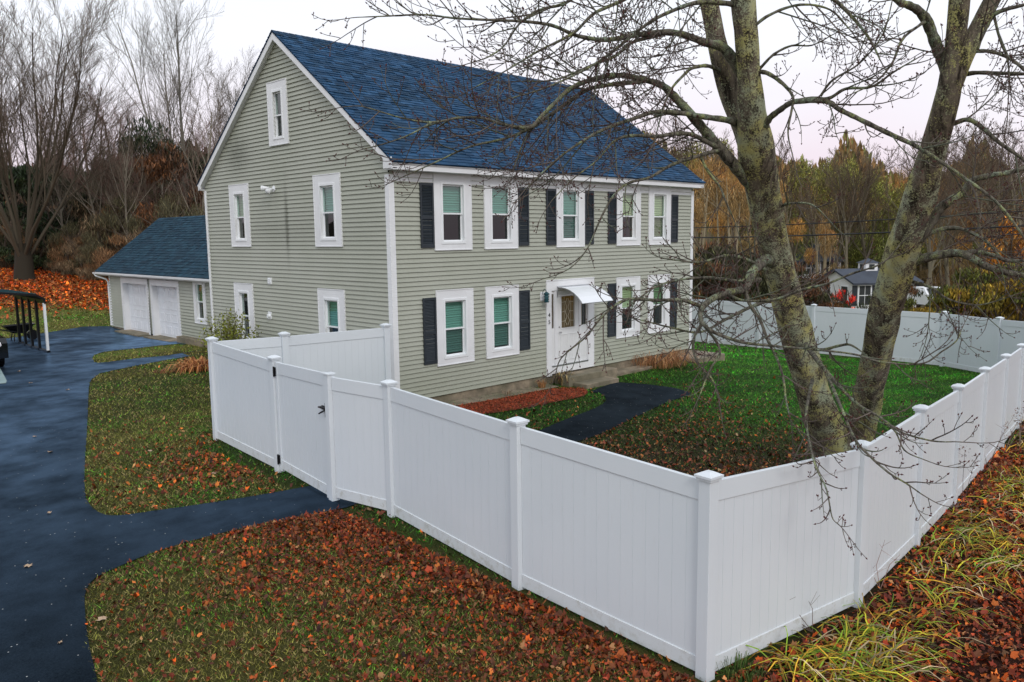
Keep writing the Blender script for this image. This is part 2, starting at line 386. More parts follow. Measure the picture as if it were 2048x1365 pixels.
drive = e1s+[gate_a, gate_b]+e2s+e3+[(1.6, 9.6), (2.2, 10.4)]
drive = e1s + [(-4.1, e1s[-1][1]+.03), (-4.1, e2s[0][1]-.02)] + e2s + e3 + [(.6, 12.0), (.7, 12.9)] + [i1[0]] + i1s + [(1.6, 15.2), (2.2, 15.6), (2.2, 24.2), (1.2, 24.5), (-1.8, 22.6), (-5, 21.6), (-9, 21.3), (-16, 21), (-16, -12), (-9.2, -12)]
# front path inside the fence
fpx = [(1183,784),(1200,788),(1212,797),(1205,810),(1180,822),(1154,832),(1118,846),(1085,860),(1060,872),(1100,898),(1150,886),(1200,870),(1245,848),(1286,829),(1330,808),(1365,796),(1383,789),(1370,783),(1340,776),(1293,770),(1250,767),(1225,768)]
fp = [GP(*q) for q in fpx]; fp2 = [tuple(q) for q in spl(fp, 2, True)]
def sheet(poly, off, step, name, mat, label_kind='structure'):
    from mathutils.geometry import tessellate_polygon
    bm = bmesh.new(); vs = [bm.verts.new((x, y, 0)) for x, y in poly]
    for t_ in tessellate_polygon([[Vector((x, y, 0)) for x, y in poly]]):
        try: bm.faces.new([vs[i] for i in t_])
        except ValueError: pass
    xs = [p[0] for p in poly]; ys = [p[1] for p in poly]
    for ax, lo, hi in ((0, min(xs), max(xs)), (1, min(ys), max(ys))):
        k = math.ceil(lo/step)*step
        while k < hi:
            no = (1, 0, 0) if ax == 0 else (0, 1, 0); co = (k, 0, 0) if ax == 0 else (0, k, 0)
            bmesh.ops.bisect_plane(bm, geom=bm.verts[:]+bm.edges[:]+bm.faces[:], plane_co=co, plane_no=no, dist=1e-5); k += step
    V = np.array([v.co[:] for v in bm.verts]); z = G(V[:, 0], V[:, 1])+off
    for v, zz in zip(bm.verts, z): v.co.z = zz
    bmesh.ops.recalc_face_normals(bm, faces=bm.faces)
    me = bpy.data.meshes.new(name); bm.to_mesh(me); bm.free(); me.materials.append(mat)
    ob = bpy.data.objects.new(name, me); col.objects.link(ob); ob['kind'] = label_kind
    for f in me.polygons:
        if f.normal.z < 0: f.flip()
    return ob
sheet(drive, .016, 1.0, 'driveway', M['asphalt'])
sheet(fp2, .016, .5, 'path', M['asphaltpath'])
fence2 = [(-4.42, -10.5), (-1.67, -10.71), (.8, -10.5), (3.2, -10.25), (5.65, -9.97), (8.1, -9.7), (10.5, -9.42), (12.95, -9.15), (15.4, -8.87), (17.8, -8.6)]
yard = [(-4.4, 0), (-4.4, -10.5)]+fence2+[(19.2, -7.2), (20, -5), (20, 6), (11.6, 6), (11.6, 0), (0, 0)]
house_poly = [(-.02, -.02), (11.65, -.02), (11.65, 8.8), (-.02, 8.8)]
gar_poly = [(2.2, 13.6), (2.2, 23.8), (7.6, 23.8), (7.6, 13.6)]
mulch = [(.4,-.45),(1.2,-.5),(2.5,-.55),(4.4,-.5),(5.0,-.75),(5.2,-1.05),(4.6,-1.5),(3.4,-1.55),(1.8,-1.55),(.4,-1.2)]
# where leaves lie: density field 0..1 and palette
def below_fence(x, y): return y < np.interp(x, [-4.42, -1.67, 17.8], [-10.55, -10.78, -8.65])-.02
def leaf_density(x, y):
    n = fbm(x, y, .9, 3); n2 = fbm(x, y, .35, 5)
    iny = inpoly(x, y, yard); out = below_fence(x, y) & (x > -4.6)
    left = (~iny) & (~out) & (x < 2) & (y < 14)
    # band along the fence, lower lawn (south of the gate path)
    dfe = np.clip((x+8.0)/3.6, 0, 1)
    low = left & (y < -3.6)
    d = np.zeros(len(x))
    d[low] = (.055+.85*np.clip(dfe*1.55-.52+.7*(n2-.5)+.3*(n-.5), 0, 1)**1.5*(.5+.8*n))[low]
    # thin strip without leaves right at the fence foot near C
    up = left & (y >= -3.6)
    du = np.clip(1-np.hypot((x+4.6)/1.3, (y+1.2)/2.0), 0, 1)
    d[up] = (.03+.75*du*(.3+n)+.10*np.clip(1-(y+3)/5, 0, 1)*(x > -6.6))[up]
    dt = np.hypot(x-1.2, y+8.8)
    d[iny] = (.03+.75*np.clip(1.25-dt/5.5, 0, 1)*(.4+n) + .25*np.clip(1-np.abs(y+4)/3, 0, 1)*(x < 8)*n)[iny]
    d[out] = .95
    hill = (y > 27) & (x < 25) & (x > -30)
    hd = np.clip((y-(29.0-.35*x*(x > 0)))/4.5, 0, 1)
    d[hill] = (.04+hd)[hill]
    return np.clip(d, 0, 1)
def ground_color(x, y):
    n = fbm(x, y, .7, 11)[:, None]; n2 = fbm(x, y, 2.6, 12)[:, None]
    iny = inpoly(x, y, yard)[:, None]; out = (below_fence(x, y) & (x > -4.6))[:, None]
    green = np.array([.042, .10, .010]); lush = np.array([.050, .155, .012]); straw = np.array([.17, .135, .035]); brown = np.array([.070, .038, .018]); forest = np.array([.035, .026, .014])
    c = green*(1-n)+straw*n*1.0
    left_low = ((x < -4.4) & (y < -3.8))[:, None]
    c = np.where(left_low, straw*.75*(.6+n)*.8+green*.35, c)
    lu = np.clip((x-4)/7, 0, 1)[:, None]
    strp = (.8+.4*(np.sin((x*.35+y)*4.2)[:, None] > 0))*(.65+.7*n); c = np.where(iny, green*(1-lu)*(.6+.8*n)+lush*lu*strp, c)
    dt = np.hypot(x-1.2, y+8.8)[:, None]
    c = np.where(iny & (dt < 5.5), brown*np.clip(1.2-dt/5.5, 0, 1)+c*np.clip(dt/5.5-.2, 0, 1), c)
    c = np.where(out, np.array([.075, .022, .010])*(.6+n2), c)
    far = np.clip((np.hypot(x+10, y+14)-62)/25, 0, 1)[:, None]
    hill = ((y > 27) & (x < 25))[:, None]; hd = np.clip((y-(29.0-.35*x*(x > 0)))/4.5, 0, 1)[:, None]
    c = np.where(hill, c*(1-hd)+hd*np.array([.16, .045, .012])*(.5+n2), c)
    c = np.where(hill & (np.hypot(x+10, y+14) > 60)[:, None], forest, c)
    return (c*(1-far)+forest*far)
# ground grid: fine near, coarse far
def axis(fine0, fine1, far0, far1):
    a = list(np.arange(fine0, fine1+.01, .5)); s = .7; k = fine1
    while k < far1: k += s; s *= 1.16; a.append(min(k, far1))
    s = .7; k = fine0; b = []
    while k > far0: k -= s; s *= 1.16; b.append(max(k, far0))
    return np.array(b[::-1]+a)
ax_ = axis(-14, 24, -700, 1200); ay_ = axis(-15, 46, -700, 1200)
X, Y = np.meshgrid(ax_, ay_, indexing='ij'); Z = G(X, Y); nx, ny = X.shape
gm = MB(); idx = np.arange(nx*ny).reshape(nx, ny)
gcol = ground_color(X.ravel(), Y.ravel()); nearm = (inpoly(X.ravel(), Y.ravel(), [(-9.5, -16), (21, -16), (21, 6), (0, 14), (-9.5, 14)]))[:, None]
gcol = np.where(nearm, gcol*.38, gcol)     # soil and thatch, colour darkened for the shadowed gaps between blades and leaves
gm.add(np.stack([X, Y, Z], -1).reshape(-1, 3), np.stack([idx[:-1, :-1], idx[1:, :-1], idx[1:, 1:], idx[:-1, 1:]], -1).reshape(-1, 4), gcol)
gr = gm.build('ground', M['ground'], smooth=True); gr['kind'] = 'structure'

blocked = [drive, fp2, house_poly, gar_poly]
def scatter(n, x0, x1, y0, y1, dens=None, poly=None, inside=None):
    x = RS.uniform(x0, x1, n); y = RS.uniform(y0, y1, n); k = np.ones(n, bool)
    for b in blocked: k &= ~inpoly(x, y, b)
    if poly: k &= inpoly(x, y, poly)
    x = x[k]; y = y[k]
    if dens is not None:
        k = RS.rand(len(x)) < dens(x, y); x = x[k]; y = y[k]
    # only what the camera's wedge could see (generously)
    dx = x-CC[0]; dy = y-CC[1]; f = dx*_f2[0]+dy*_f2[1]; r = dx*_r[0]+dy*_r[1]
    k = (f > 3.5) & (np.abs(r) < f*.78+1.5); return x[k], y[k]
_f2 = FWD[:2]/np.linalg.norm(FWD[:2])
def grass(name, label, cat, sets, mat):
    mb = MB()
    for (n, x0, x1, y0, y1, poly, h, w, tint) in sets:
        x, y = scatter(n, x0, x1, y0, y1, None, poly); z = G(x, y); m = len(x)
        a = RS.uniform(0, 6.283, m); hh = h*RS.uniform(.5, 1.3, m); ww = w*RS.uniform(.6, 1.3, m); ln = RS.uniform(.4, 2.2, m)*hh; la = RS.uniform(0, 6.283, m)
        ca, sa = np.cos(a)*ww/2, np.sin(a)*ww/2
        v = np.stack([np.c_[x-ca, y-sa, z-.004], np.c_[x+ca, y+sa, z-.004], np.c_[x+np.cos(la)*ln, y+np.sin(la)*ln, z+hh]], 1)
        c = ground_color(x, y)*np.clip(np.exp(RS.normal(-.05, .75, (m, 1))), .15, 4.5)*np.array(tint)
        g_ = (fbm(x, y, 1.6, 31) > .56)[:, None] & (RS.rand(m, 1) < .6) & (~below_fence(x, y))[:, None]
        c = np.where(g_, c*np.array([.6, 1.5, .6]), c)
        st = (RS.rand(m, 1) < np.where(inpoly(x, y, yard), .03, .22)[:, None]); c = np.where(st, np.array([.42, .33, .13])*RS.uniform(.3, 1.3, (m, 1)), c)
        mb.add(v.reshape(-1, 3), np.arange(m*3).reshape(-1, 3), np.repeat(c, 3, 0))
    return tag(mb.build(name, mat), label, cat, kind='stuff')
left_lawn = [(-9.5, -12), (-4.5, -12), (-4.5, -10.6), (-4.44, -3), (-4.1, 0.05), (0, .05), (0, 14), (-9.5, 14)]
grass('lawn_grass', 'short green and straw coloured grass between the driveway and the white fence', 'grass',
      [(95000, -8.8, -4.35, -11.5, -3.4, left_lawn, .032, .0095, (1.0, .98, .85)), (60000, -7.2, -2, -3.4, 3.5, left_lawn, .036, .012, (.85, 1.0, .8)), (26000, -6, 0, 3.5, 14, left_lawn, .045, .02, (.9, 1.05, .8)),
       (8000, -3.5, 2.2, 11, 17, None, .05, .02, (1.2, 1.2, 1))], M['leaf'])
grass('yard_grass', 'lush green grass of the front yard inside the white fence', 'grass',
      [(150000, -4.4, 20, -10.7, 0, yard, .045, .015, (.95, 1.0, .9)), (12000, 11.6, 20, 0, 6, yard, .06, .03, (1, 1.1, 1))], M['leaf'])
grass('far_grass', 'green grass beyond the end of the driveway below the leafy slope', 'grass',
      [(60000, -12, 12, 21.5, 38, None, .07, .035, (1.1, 1.25, 1.0))], M['leaf'])
PAL = np.array([[.30, .045, .014], [.42, .10, .018], [.20, .045, .018], [.5, .16, .03], [.15, .06, .025], [.36, .07, .03], [.62, .12, .012], [.36, .20, .08], [.28, .09, .03], [.10, .035, .018]])
def leaves(name, label, sets):
    mb = MB()
    L = np.array([(0, 1), (.33, .60), (.74, .60), (.60, .14), (.70, -.3), (.32, -.48), (0, -.75), (-.32, -.48), (-.70, -.3), (-.60, .14), (-.74, .60), (-.33, .60)])
    for (n, x0, x1, y0, y1, poly, size, simple_, mul, df) in sets:
        x, y = scatter(n, x0, x1, y0, y1, df or leaf_density, poly); m = len(x); z = G(x, y)+RS.uniform(.008, .035, m)
        if simple_: 
            sh = np.array([(0, .9), (.6, .1), (0, -.8), (-.6, .1)])
        else: sh = L
        k = len(sh); s = size*np.clip(np.exp(RS.normal(-.2, .4, m)), .4, 1.6)*.5; a = RS.uniform(0, 6.283, m)
        tx = RS.normal(0, .6, m); ty = RS.normal(0, .6, m); cup = RS.uniform(-.3, 1.3, m)
        jt = RS.uniform(.72, 1.22, (m, k)); u = sh[None, :, 0]*RS.uniform(.4, 1.15, (m, 1))*jt; w = sh[None, :, 1]*jt; 
        px = (np.cos(a)[:, None]*u-np.sin(a)[:, None]*w)*s[:, None]; py = (np.sin(a)[:, None]*u+np.cos(a)[:, None]*w)*s[:, None]
        pz = tx[:, None]*px+ty[:, None]*py+cup[:, None]*(u*u)*s[:, None]
        V = np.stack([x[:, None]+px, y[:, None]+py, z[:, None]+pz], -1)
        C = np.stack([x, y, z-.1*s], -1)[:, None]
        V = np.concatenate([C, V], 1)
        f = np.array([(0, i+1, (i+1) % k+1) for i in range(k)])
        F = (np.arange(m)[:, None, None]*(k+1)+f[None]).reshape(-1, 3)
        c = PAL[RS.randint(0, len(PAL), m)]*np.clip(np.exp(RS.normal(-.45, .62, (m, 1))), .12, 1.7)*np.array(mul)
        mb.add(V.reshape(-1, 3), F, np.repeat(c, k+1, 0))
    return tag(mb.build(name, M['leaf']), label, 'fallen leaves', kind='stuff')
leaves('lawn_leaves', 'red and orange fallen maple leaves on the lawn outside the gate', [
    (120000, -8.8, -4.3, -11.5, -3.4, left_lawn, .050, False, (.80, .70, .70), None), (20000, -7.2, -3.6, -3.4, 3.5, left_lawn, .064, False, (1.15, 1.1, 1), None), (1200, -6, 0, 3.5, 16, left_lawn, .1, True, (1.2, 1.2, 1), lambda x, y: .12+0*x)])
leaves('drift_leaves', 'leaves drifted against the foot of the white fence on the lawn side', [(2600, -4.9, -4.4, -10.4, -6.4, left_lawn, .08, False, (.85, .8, .8), lambda x, y: .8*fbm(x, y, 1.3, 77)**1.5)])
leaves('yard_leaves', 'brown and red fallen leaves under the twin trunk tree inside the fence', [(60000, -4.4, 12, -10.7, -1, yard, .075, True, (.75, .9, 1.1), None)])
leaves('bank_leaves', 'deep layer of red brown fallen leaves outside the fence on the right', [
    (46000, -4.6, 8, -15.5, -9.3, None, .066, False, (1.2, 1.0, .95), lambda x, y: np.where(below_fence(x, y), .95, 0)*(x < 9)), (14000, 4, 20, -14, -8.5, None, .1, True, (1, 1, 1), lambda x, y: np.where(below_fence(x, y), .95, 0))])
leaves('slope_leaves', 'bright orange carpet of fallen leaves on the slope behind the garage', [(120000, -16, 13, 26, 52, None, .19, True, (1.8, 1.5, .9), None)])
# a few leaves lying on the asphalt
mb = MB()
for (px, py, s) in [(58,1135,.11),(100,907,.1),(70,876,.08),(98,1030,.07),(205,1243,.12),(38,745,.1),(62,768,.1),(135,782,.1),(300,905,.09),(120,1290,.05),(430,950,.1)]:
    x, y = GP(px, py); z = g1(x, y)+.03; a = random.uniform(0, 6)
    L = [(0,1),(.22,.5),(.8,.6),(.5,.1),(.7,-.3),(.1,-.35),(0,-.8),(-.1,-.35),(-.7,-.3),(-.5,.1),(-.8,.6),(-.22,.5)]
    v = [(x, y, z)]+[(x+s*.6*(math.cos(a)*u-math.sin(a)*w), y+s*.6*(math.sin(a)*u+math.cos(a)*w), z+random.uniform(-.01, .02)) for u, w in L]
    mb.add(v, [(0, i+1, (i+1) % 12+1) for i in range(12)], (.42, .30, .20))
tag(mb.build('stray_leaves', M['leaf']), 'few pale curled leaves lying loose on the blue driveway', 'fallen leaves', kind='stuff')
# mulch bed and strip of gravel along the house
blocked += []
mulm = NT('red bark mulch'); a = mulm.noise(28, 5, .75); mulm.base(mulm.ramp(a, [(.3, (.05, .012, .006)), (.6, (.26, .05, .018)), (.75, (.36, .11, .04))])).rough(.95).bump(a, 1, .03)
sheet([tuple(q) for q in spl(mulch, 4, True)], .02, .5, 'mulch_bed', mulm.m)
sheet([(-.05,-.02),(4.9,-.02),(4.9,-.42),(2.5,-.50),(-.05,-.46)], .028, .5, 'foundation_strip', M['concrete'])
mb = MB(); mm = [tuple(q) for q in spl(mulch, 4, True)]
x = RS.uniform(.3, 5.3, 9000); y = RS.uniform(-1.7, -.4, 9000); k = inpoly(x, y, mm); x = x[k]; y = y[k]; z = G(x, y)+.03+RS.uniform(0, .03, len(x)); m = len(x)
a = RS.uniform(0, 6.28, m); l = RS.uniform(.02, .07, m); w = RS.uniform(.006, .02, m); ti = RS.normal(0, .4, m)
dx, dy = np.cos(a)*l/2, np.sin(a)*l/2; ex, ey = -np.sin(a)*w/2, np.cos(a)*w/2
v = np.stack([np.c_[x-dx-ex, y-dy-ey, z-ti*l/2], np.c_[x+dx-ex, y+dy-ey, z+ti*l/2], np.c_[x+dx+ex, y+dy+ey, z+ti*l/2], np.c_[x-dx+ex, y-dy+ey, z-ti*l/2]], 1)
mb.add(v.reshape(-1, 3), np.arange(m*4).reshape(-1, 4), np.repeat(np.array([.34, .06, .02])*RS.uniform(.3, 1.5, (m, 1)), 4, 0))
tag(mb.build('mulch_chips', M['leaf']), 'loose red bark chips in the bed along the front wall', 'mulch', kind='stuff')
# pale slab at the left edge of the driveway
slab = [GP(*q) for q in [(-60, 735), (0, 738), (14, 764), (12, 769), (-60, 775)]]
sheet(slab, .03, .5, 'pavement', simple('pale teal concrete', (.22, .30, .30), .7))

# ================================================================== MAIN HOUSE
HL, HW, EZ = 11.63, 8.8, 4.93
F_front = lambda u, z, o: (u, -o, z)
F_gable = lambda u, z, o: (-o, u, z)
F_right = lambda u, z, o: (HL+o, u, z)
F_back = lambda u, z, o: (u, HW+o, z)
house = empty('colonial_house', (5.8, 4.4, -.1), 'two storey sage green clapboard house with blue shingle roof and black shutters', 'house')
EXP = .1016
def siding(mb, T, u0f, z0, z1, openings, exp=EXP, lap=.024):
    z = z0
    while z < z1-1e-3:
        zt = min(z+exp, z1)
        a0, a1 = u0f(z); b0, b1 = u0f(zt)
        if a1-a0 < .05: break
        cuts = sorted([(o[0], o[1]) for o in openings if o[2] < zt-.02 and o[3] > z+.02])
        segs = []; cur = None
        lo = None
        pts = [(a0, b0)]
        for c0, c1 in cuts: pts += [(c0, c0), (c1, c1)]
        pts.append((a1, b1))
        for i in range(0, len(pts)-1, 2):
            (l0, l1), (r0, r1) = pts[i], pts[i+1]
            if r0-l0 < .01: continue
            mb.quad(T(l0, z, lap), T(r0, z, lap), T(r1, zt, -.006), T(l1, zt, -.006))
            mb.quad(T(l0, z, -.006), T(r0, z, -.006), T(r0, z, lap), T(l0, z, lap))
        z = zt
SL = (8.45-5.08)/(4.3+.3)       # roof slope
RY, RZ = 4.32, 8.50
def rake(z):      # gable wall extent at height z
    if z <= EZ: return (0.0, HW)
    zz = RZ-.10-z; w = zz/SL
    return (max(0.0, RY-w), min(HW, RY+w))
# windows: (u0,u1,z0,z1) outer casing
WU = [(1.197, 2.30), (2.72, 3.82), (5.257, 6.36), (7.77, 8.87), (9.29, 10.39)]
front_w = [(a, b, 3.218, 4.93) for a, b in WU]+[(a, b, .59, 2.30) for a, b in (WU[0], WU[1], WU[3], WU[4])]
gable_w = [(1.81, 2.93, 3.325, 4.97), (6.18, 7.25, 3.325, 4.97), (3.98, 4.90, 5.83, 7.35), (1.81, 2.93, .62, 2.31), (6.22, 7.27, .62, 2.31)]
CS, CT_, CB = .205, .215, .15
def inner(w, cs=CS): 
    return (w[0]+cs, w[1]-cs, w[2]+CB, w[3]-CT_)
DOOR = (4.853, 6.757, -.14, 2.351)
mb = MB()
siding(mb, F_front, lambda z: (0, HL), -.10, EZ, [inner(w) for w in front_w]+[(DOOR[0]+.1, DOOR[1]-.1, -.14, DOOR[3]-.1)])
siding(mb, F_gable, rake, -.10, RZ-.12, [inner(w, .27 if i == 2 else CS+.06) for i, w in enumerate(gable_w)])
siding(mb, F_right, rake, -.10, RZ-.12, [])
siding(mb, F_back, lambda z: (0, HL), -.10, EZ, [])
mb.build('wall', M['siding'], house)
mb = MB(); mb.box(.02, HL-.02, .02, HW-.02, -1.3, -.11)
mb.build('foundation', M['concrete'], house)
mb = MB(); mb.box(.3, HL-.3, .3+.9, HW-.3, -.1, 0.0); mb.box(.1, HL-.1, .12, HW-.1, 2.58, 2.66); mb.box(.1, HL-.1, 1.6, 1.7, 0.0, 4.9)
mb.box(1.4, 1.5, .1, HW-.1, 0.0, 8)if False else None
mb.build('interior_floor', M['room'], house)
# trim: corner boards, frieze, soffit, fascia, rake boards
cb = .11
class PB:      # every box its own part
    def __init__(s, nm, mt, par): s.a = (nm, mt, par)
    def box(s, *k):
        m_ = MB(); m_.box(*k); m_.build(s.a[0], s.a[1], s.a[2], fixn=True)
    def build(s, *k, **q): pass
mb = PB('corner_board', M['trim'], house)
def cboard(sx, sy, xe, ye, t_=.03):
    m_ = MB(); xi, yi = xe-sx*cb, ye-sy*cb
    pts_ = [(xe+sx*t_, ye+sy*t_), (xi, ye+sy*t_), (xi, ye), (xe, ye), (xe, yi), (xe+sx*t_, yi)]
    m_.prism(pts_, lambda a, b, t: (a, b, t), -.12, 4.83 if sy < 0 else 4.9); m_.build('corner_board', M['trim'], house, fixn=True)
cboard(-1, -1, 0, 0); cboard(1, -1, HL, 0); cboard(-1, 1, 0, HW); cboard(1, 1, HL, HW)
mb = MB(); mb.box(cb+.002, HL-cb-.002, -.019, -.001, 4.70, 4.905); mb.build('frieze', M['trim'], house, fixn=True)
X0, X1 = -.14, HL+.14
def roofz(y): return RZ-SL*abs(y-RY)
YE, YB = -.30, 2*RY+.30
for s, ye, yw in ((1, YE, 0), (-1, YB, HW)):
    mb = MB(); z = roofz(ye)
    ya, yb = sorted((ye+.018*s, yw)); mb.box(X0+.03, X1-.03, ya, yb, z-.20, z-.175)     # soffit
    ya, yb = sorted((ye, ye+.016*s)); mb.box(X0, X1, ya, yb, z-.20, z-.03)          # fascia
    ya, yb = sorted((ye-.03*s, ye-.001*s)); mb.box(X0-.01, X1+.01, ya, yb, z-.085, z-.022)   # crown strip
    # return under the rake end
    ya, yb = sorted((ye+.018*s, yw-.001*s))
    mb.box(X0+.001, X0+.026, ya, yb, z-.174, z-.02+SL*.1); mb.box(X1-.026, X1-.001, ya, yb, z-.174, z-.02+SL*.1)
    mb.build('soffit', M['trim'], house, fixn=True)
for xa, xb, xc, xd in ((X0-.002, X0+.02, X0+.02, 0), (X1-.02, X1+.002, HL, X1-.02)):
    mb = MB()
    for s, ye in ((1, YE-.01), (-1, YB+.01)):
        z = roofz(ye)
        q = [(ye, z-.025), (RY, RZ-.025), (RY, RZ-.205), (ye+.0, z-.185)]
        mb.prism(q, lambda a, b, t: (t, a, b), xa, xb)
    for s, ye in ((1, YE), (-1, YB)):
        z = roofz(ye); mb.prism([(ye, z-.16), (RY, RZ-.16), (RY, RZ-.18), (ye, z-.18)], lambda a, b, t: (t, a, b), xc, xd)
    mb.build('rake_board', M['trim'], house, fixn=True)
# roof: decking + courses of tabs with butt edges
def roof(name, x0, x1, ye, yr, zr, slope, mat, parent, pal, exp=.125, tab=.24, seed=1, axis=0, sag=0):
    """slope from ridge (yr,zr) down to ye"""
    rs = np.random.RandomState(seed); mb = MB(); s = 1 if ye < yr else -1
    Lh = abs(yr-ye); Ls = Lh*math.hypot(1, slope); cs = 1/math.hypot(1, slope); sn = slope*cs
    n = int(Ls/exp)+1; ev = Ls/n
    T = (lambda a, b, c: (a, b, c)) if axis == 0 else (lambda a, b, c: (b, a, c))
    for i in range(n):
        d0, d1 = i*ev, (i+1)*ev       # from ridge
        x = x0-rs.rand()*tab
        while x < x1:
            w = tab*rs.uniform(.35, 1.3); xa, xb = max(x, x0), min(x+w, x1); x += w
            if xb-xa < .01: continue
            th = .010+rs.choice([0, 0, .006, .012]); dd = rs.uniform(-.012, .012)
            D1 = d1+(dd if i < n-1 else .02)
            def pt(xx, d, h):
                return T(xx, yr-s*(d*cs)-s*h*sn, zr-d*sn+h*cs)
            c = np.array(pal[rs.randint(len(pal))])*rs.uniform(.72, 1.15)*.95
            mb.quad(pt(xa, d0, .002), pt(xb, d0, .002), pt(xb, D1, th), pt(xa, D1, th), c=c)
            mb.quad(pt(xa, D1, th), pt(xb, D1, th), pt(xb, D1, -.004), pt(xa, D1, -.004), c=c)
    q0 = [(yr, zr-.004), (ye, zr-slope*Lh-.004), (ye, zr-slope*Lh-.03), (yr, zr-.03)]
    mb.prism(q0, lambda a, b, t: T(t, a, b), x0+.004, x1-.004, c=np.array(pal[0])*.7)
    return mb.build(name, mat, parent)
pal = [(.010,.038,.085),(.014,.052,.11),(.020,.066,.14),(.010,.032,.065),(.026,.08,.165),(.014,.045,.09)]
roof('roof', X0-.02, X1+.02, YE-.05, RY, RZ, SL, M['shingle'], house, pal, seed=3)
rb = roof('rear_roof', X0-.02, X1+.02, YB+.05, RY, RZ, SL, M['shingle'], house, pal, seed=4)
mb = MB()
x = X0-.02; rs = np.random.RandomState(2)
while x < X1:
    xb = min(x+.16, X1+.02); c = np.array(pal[rs.randint(6)])*.75
    for s in (1, -1): mb.quad((x, RY, RZ+.022), (xb, RY, RZ+.016), (xb, RY-s*.13, RZ+.012-.13*SL), (x, RY-s*.13, RZ+.018-.13*SL), c=c)
    x = xb
mb.build('ridge_cap', M['shingle'], house)

# ---- window builder
def window(parent, T, w, blindmat=None, blind_to=0.5, low='dark', cs=CS, label=None, fill=None, mat=None, top=True, ct=None, cbm=None):
    u0, u1, z0, z1 = w; ct = ct or CT_; cb_ = cbm or CB
    a0, a1, b0, b1 = u0+cs, u1-cs, z0+cb_, z1-ct
    mb = MB()
    P_ = .036
    mb.box(u0, a0-.0, z0, z1, -.01, P_, T); mb.box(a1, u1, z0, z1, -.01, P_, T)
    mb.box(a0+.0005, a1-.0005, b1, z1, -.01, P_-.002, T); mb.box(a0+.0005, a1-.0005, z0, b0, -.01, P_-.002, T)
    # outer bead
    for q in ((u0-.012, u0+.008, z0-.012, z1+.012), (u1-.008, u1+.012, z0-.012, z1+.012)): mb.box(*q, -.008, P_+.008, T)
    mb.box(u0+.009, u1-.009, z1-.006, z1+.013, -.008, P_+.009, T); mb.box(u0+.009, u1-.009, z0-.014, z0+.006, -.008, P_+.012, T)
    f = mb.build('window', M['trim'], parent, fixn=True)
    if label: f['label'] = label
    # vinyl frame lip + sill
    mb = MB(); e_ = .035
    mb.box(a0-.018, a0+e_, b0-.018, b1+.018, -.09, P_+.014, T); mb.box(a1-e_, a1+.018, b0-.018, b1+.018, -.09, P_+.014, T)
    mb.box(a0+e_+.0005, a1-e_-.0005, b1-e_, b1+.018, -.09, P_+.012, T); mb.box(a0+e_+.0005, a1-e_-.0005, b0-.018, b0+e_, -.09, P_+.012, T)
    mb.build('frame', M['vinyl'], f, fixn=True)
    zm = (b0+b1)/2-.01; s_ = .03; A0, A1, B0, B1 = a0+e_, a1-e_, b0+e_, b1-e_
    mb = MB()      # sashes: upper sits further out
    for (q0, q1, o_) in ((zm-.02, B1, -.015), (B0, zm+.02, -.045)):
        mb.box(A0, A0+s_, q0, q1, o_-.025, o_, T); mb.box(A1-s_, A1, q0, q1, o_-.025, o_, T)
        mb.box(A0+s_, A1-s_, q1-s_-.004, q1, o_-.025, o_, T); mb.box(A0+s_, A1-s_, q0, q0+s_+.004, o_-.025, o_, T)
    mb.build('sash', M['vinyl'], f, fixn=True)
    mb = MB(); mb.quad(T(A0+.01, zm, -.03), T(A1-.01, zm, -.03), T(A1-.01, B1, -.03), T(A0+.01, B1, -.03)); mb.build('upper_pane', M['glass'], f)
    mb = MB(); mb.quad(T(A0+.01, B0, -.058), T(A1-.01, B0, -.058), T(A1-.01, zm, -.058), T(A0+.01, zm, -.058))
    mb.build('lower_pane', M[{'dark': 'glassdark', 'mid': 'glassmid', 'clear': 'glass'}[low]], f)
    if blindmat:
        zb = B1-(B1-B0)*blind_to; mb = MB(); n = max(4, int((B1-zb)/.05))
        for i in range(n):
            za = B1-(B1-zb)*i/n; zc = B1-(B1-zb)*(i+1)/n; zmid = (za+zc)/2
            mb.quad(T(A0-.02, za, -.12), T(A1+.02, za, -.12), T(A1+.02, zmid, -.105), T(A0-.02, zmid, -.105)); mb.quad(T(A0-.02, zmid, -.105), T(A1+.02, zmid, -.105), T(A1+.02, zc, -.12), T(A0-.02, zc, -.12))
        mb.build('blind', M[blindmat], f)
    if fill:
        zf0, zf1 = B0+(B1-B0)*fill[1], B0+(B1-B0)*fill[2]
        mb = MB(); mb.box(A0-.03, A1+.03, zf0, zf1, -.5, -.45, T); mb.build('curtain', M[fill[0]], f)  # with the warm fill an emissive panel, room light put in as glow
    # inner reveal
    mb = MB(); 
    mb.box(a0-.03, a0-.012, b0-.03, b1+.03, -.25, -.091, T); mb.box(a1+.012, a1+.03, b0-.03, b1+.03, -.25, -.091, T)
    mb.build('reveal', M['room'], f)
    return f
fl = [('blind_teal', .5, 'dark', None, 'upper window nearest the house corner, shade half down over a dark lower pane'), ('blind_teal', .5, 'dark', None, None), ('blind_teal', .97, 'mid', None, 'upper middle window above the door with its shade fully down'),
      ('blind_yellow', .5, 'mid', ('warm', 0, .45), 'upper window with pale yellow shade and warm lit lower pane'), ('blind_yellow', .97, 'mid', None, None)]
for w, (bm_, bt, lo, fi, lab) in zip(front_w[:5], fl): window(house, F_front, w, bm_, bt, lo, fill=fi, label=lab)
fl = [('blind_teal', .96, 'mid', None, None), ('blind_teal', .96, 'mid', None, None), ('blind_yellow', .5, 'dark', ('warm', .55, 1), None), ('blind_green', .5, 'mid', ('warm', 0, .3), None)]
for w, (bm_, bt, lo, fi, lab) in zip(front_w[5:], fl): window(house, F_front, w, bm_, bt, lo, fill=fi, label=lab)
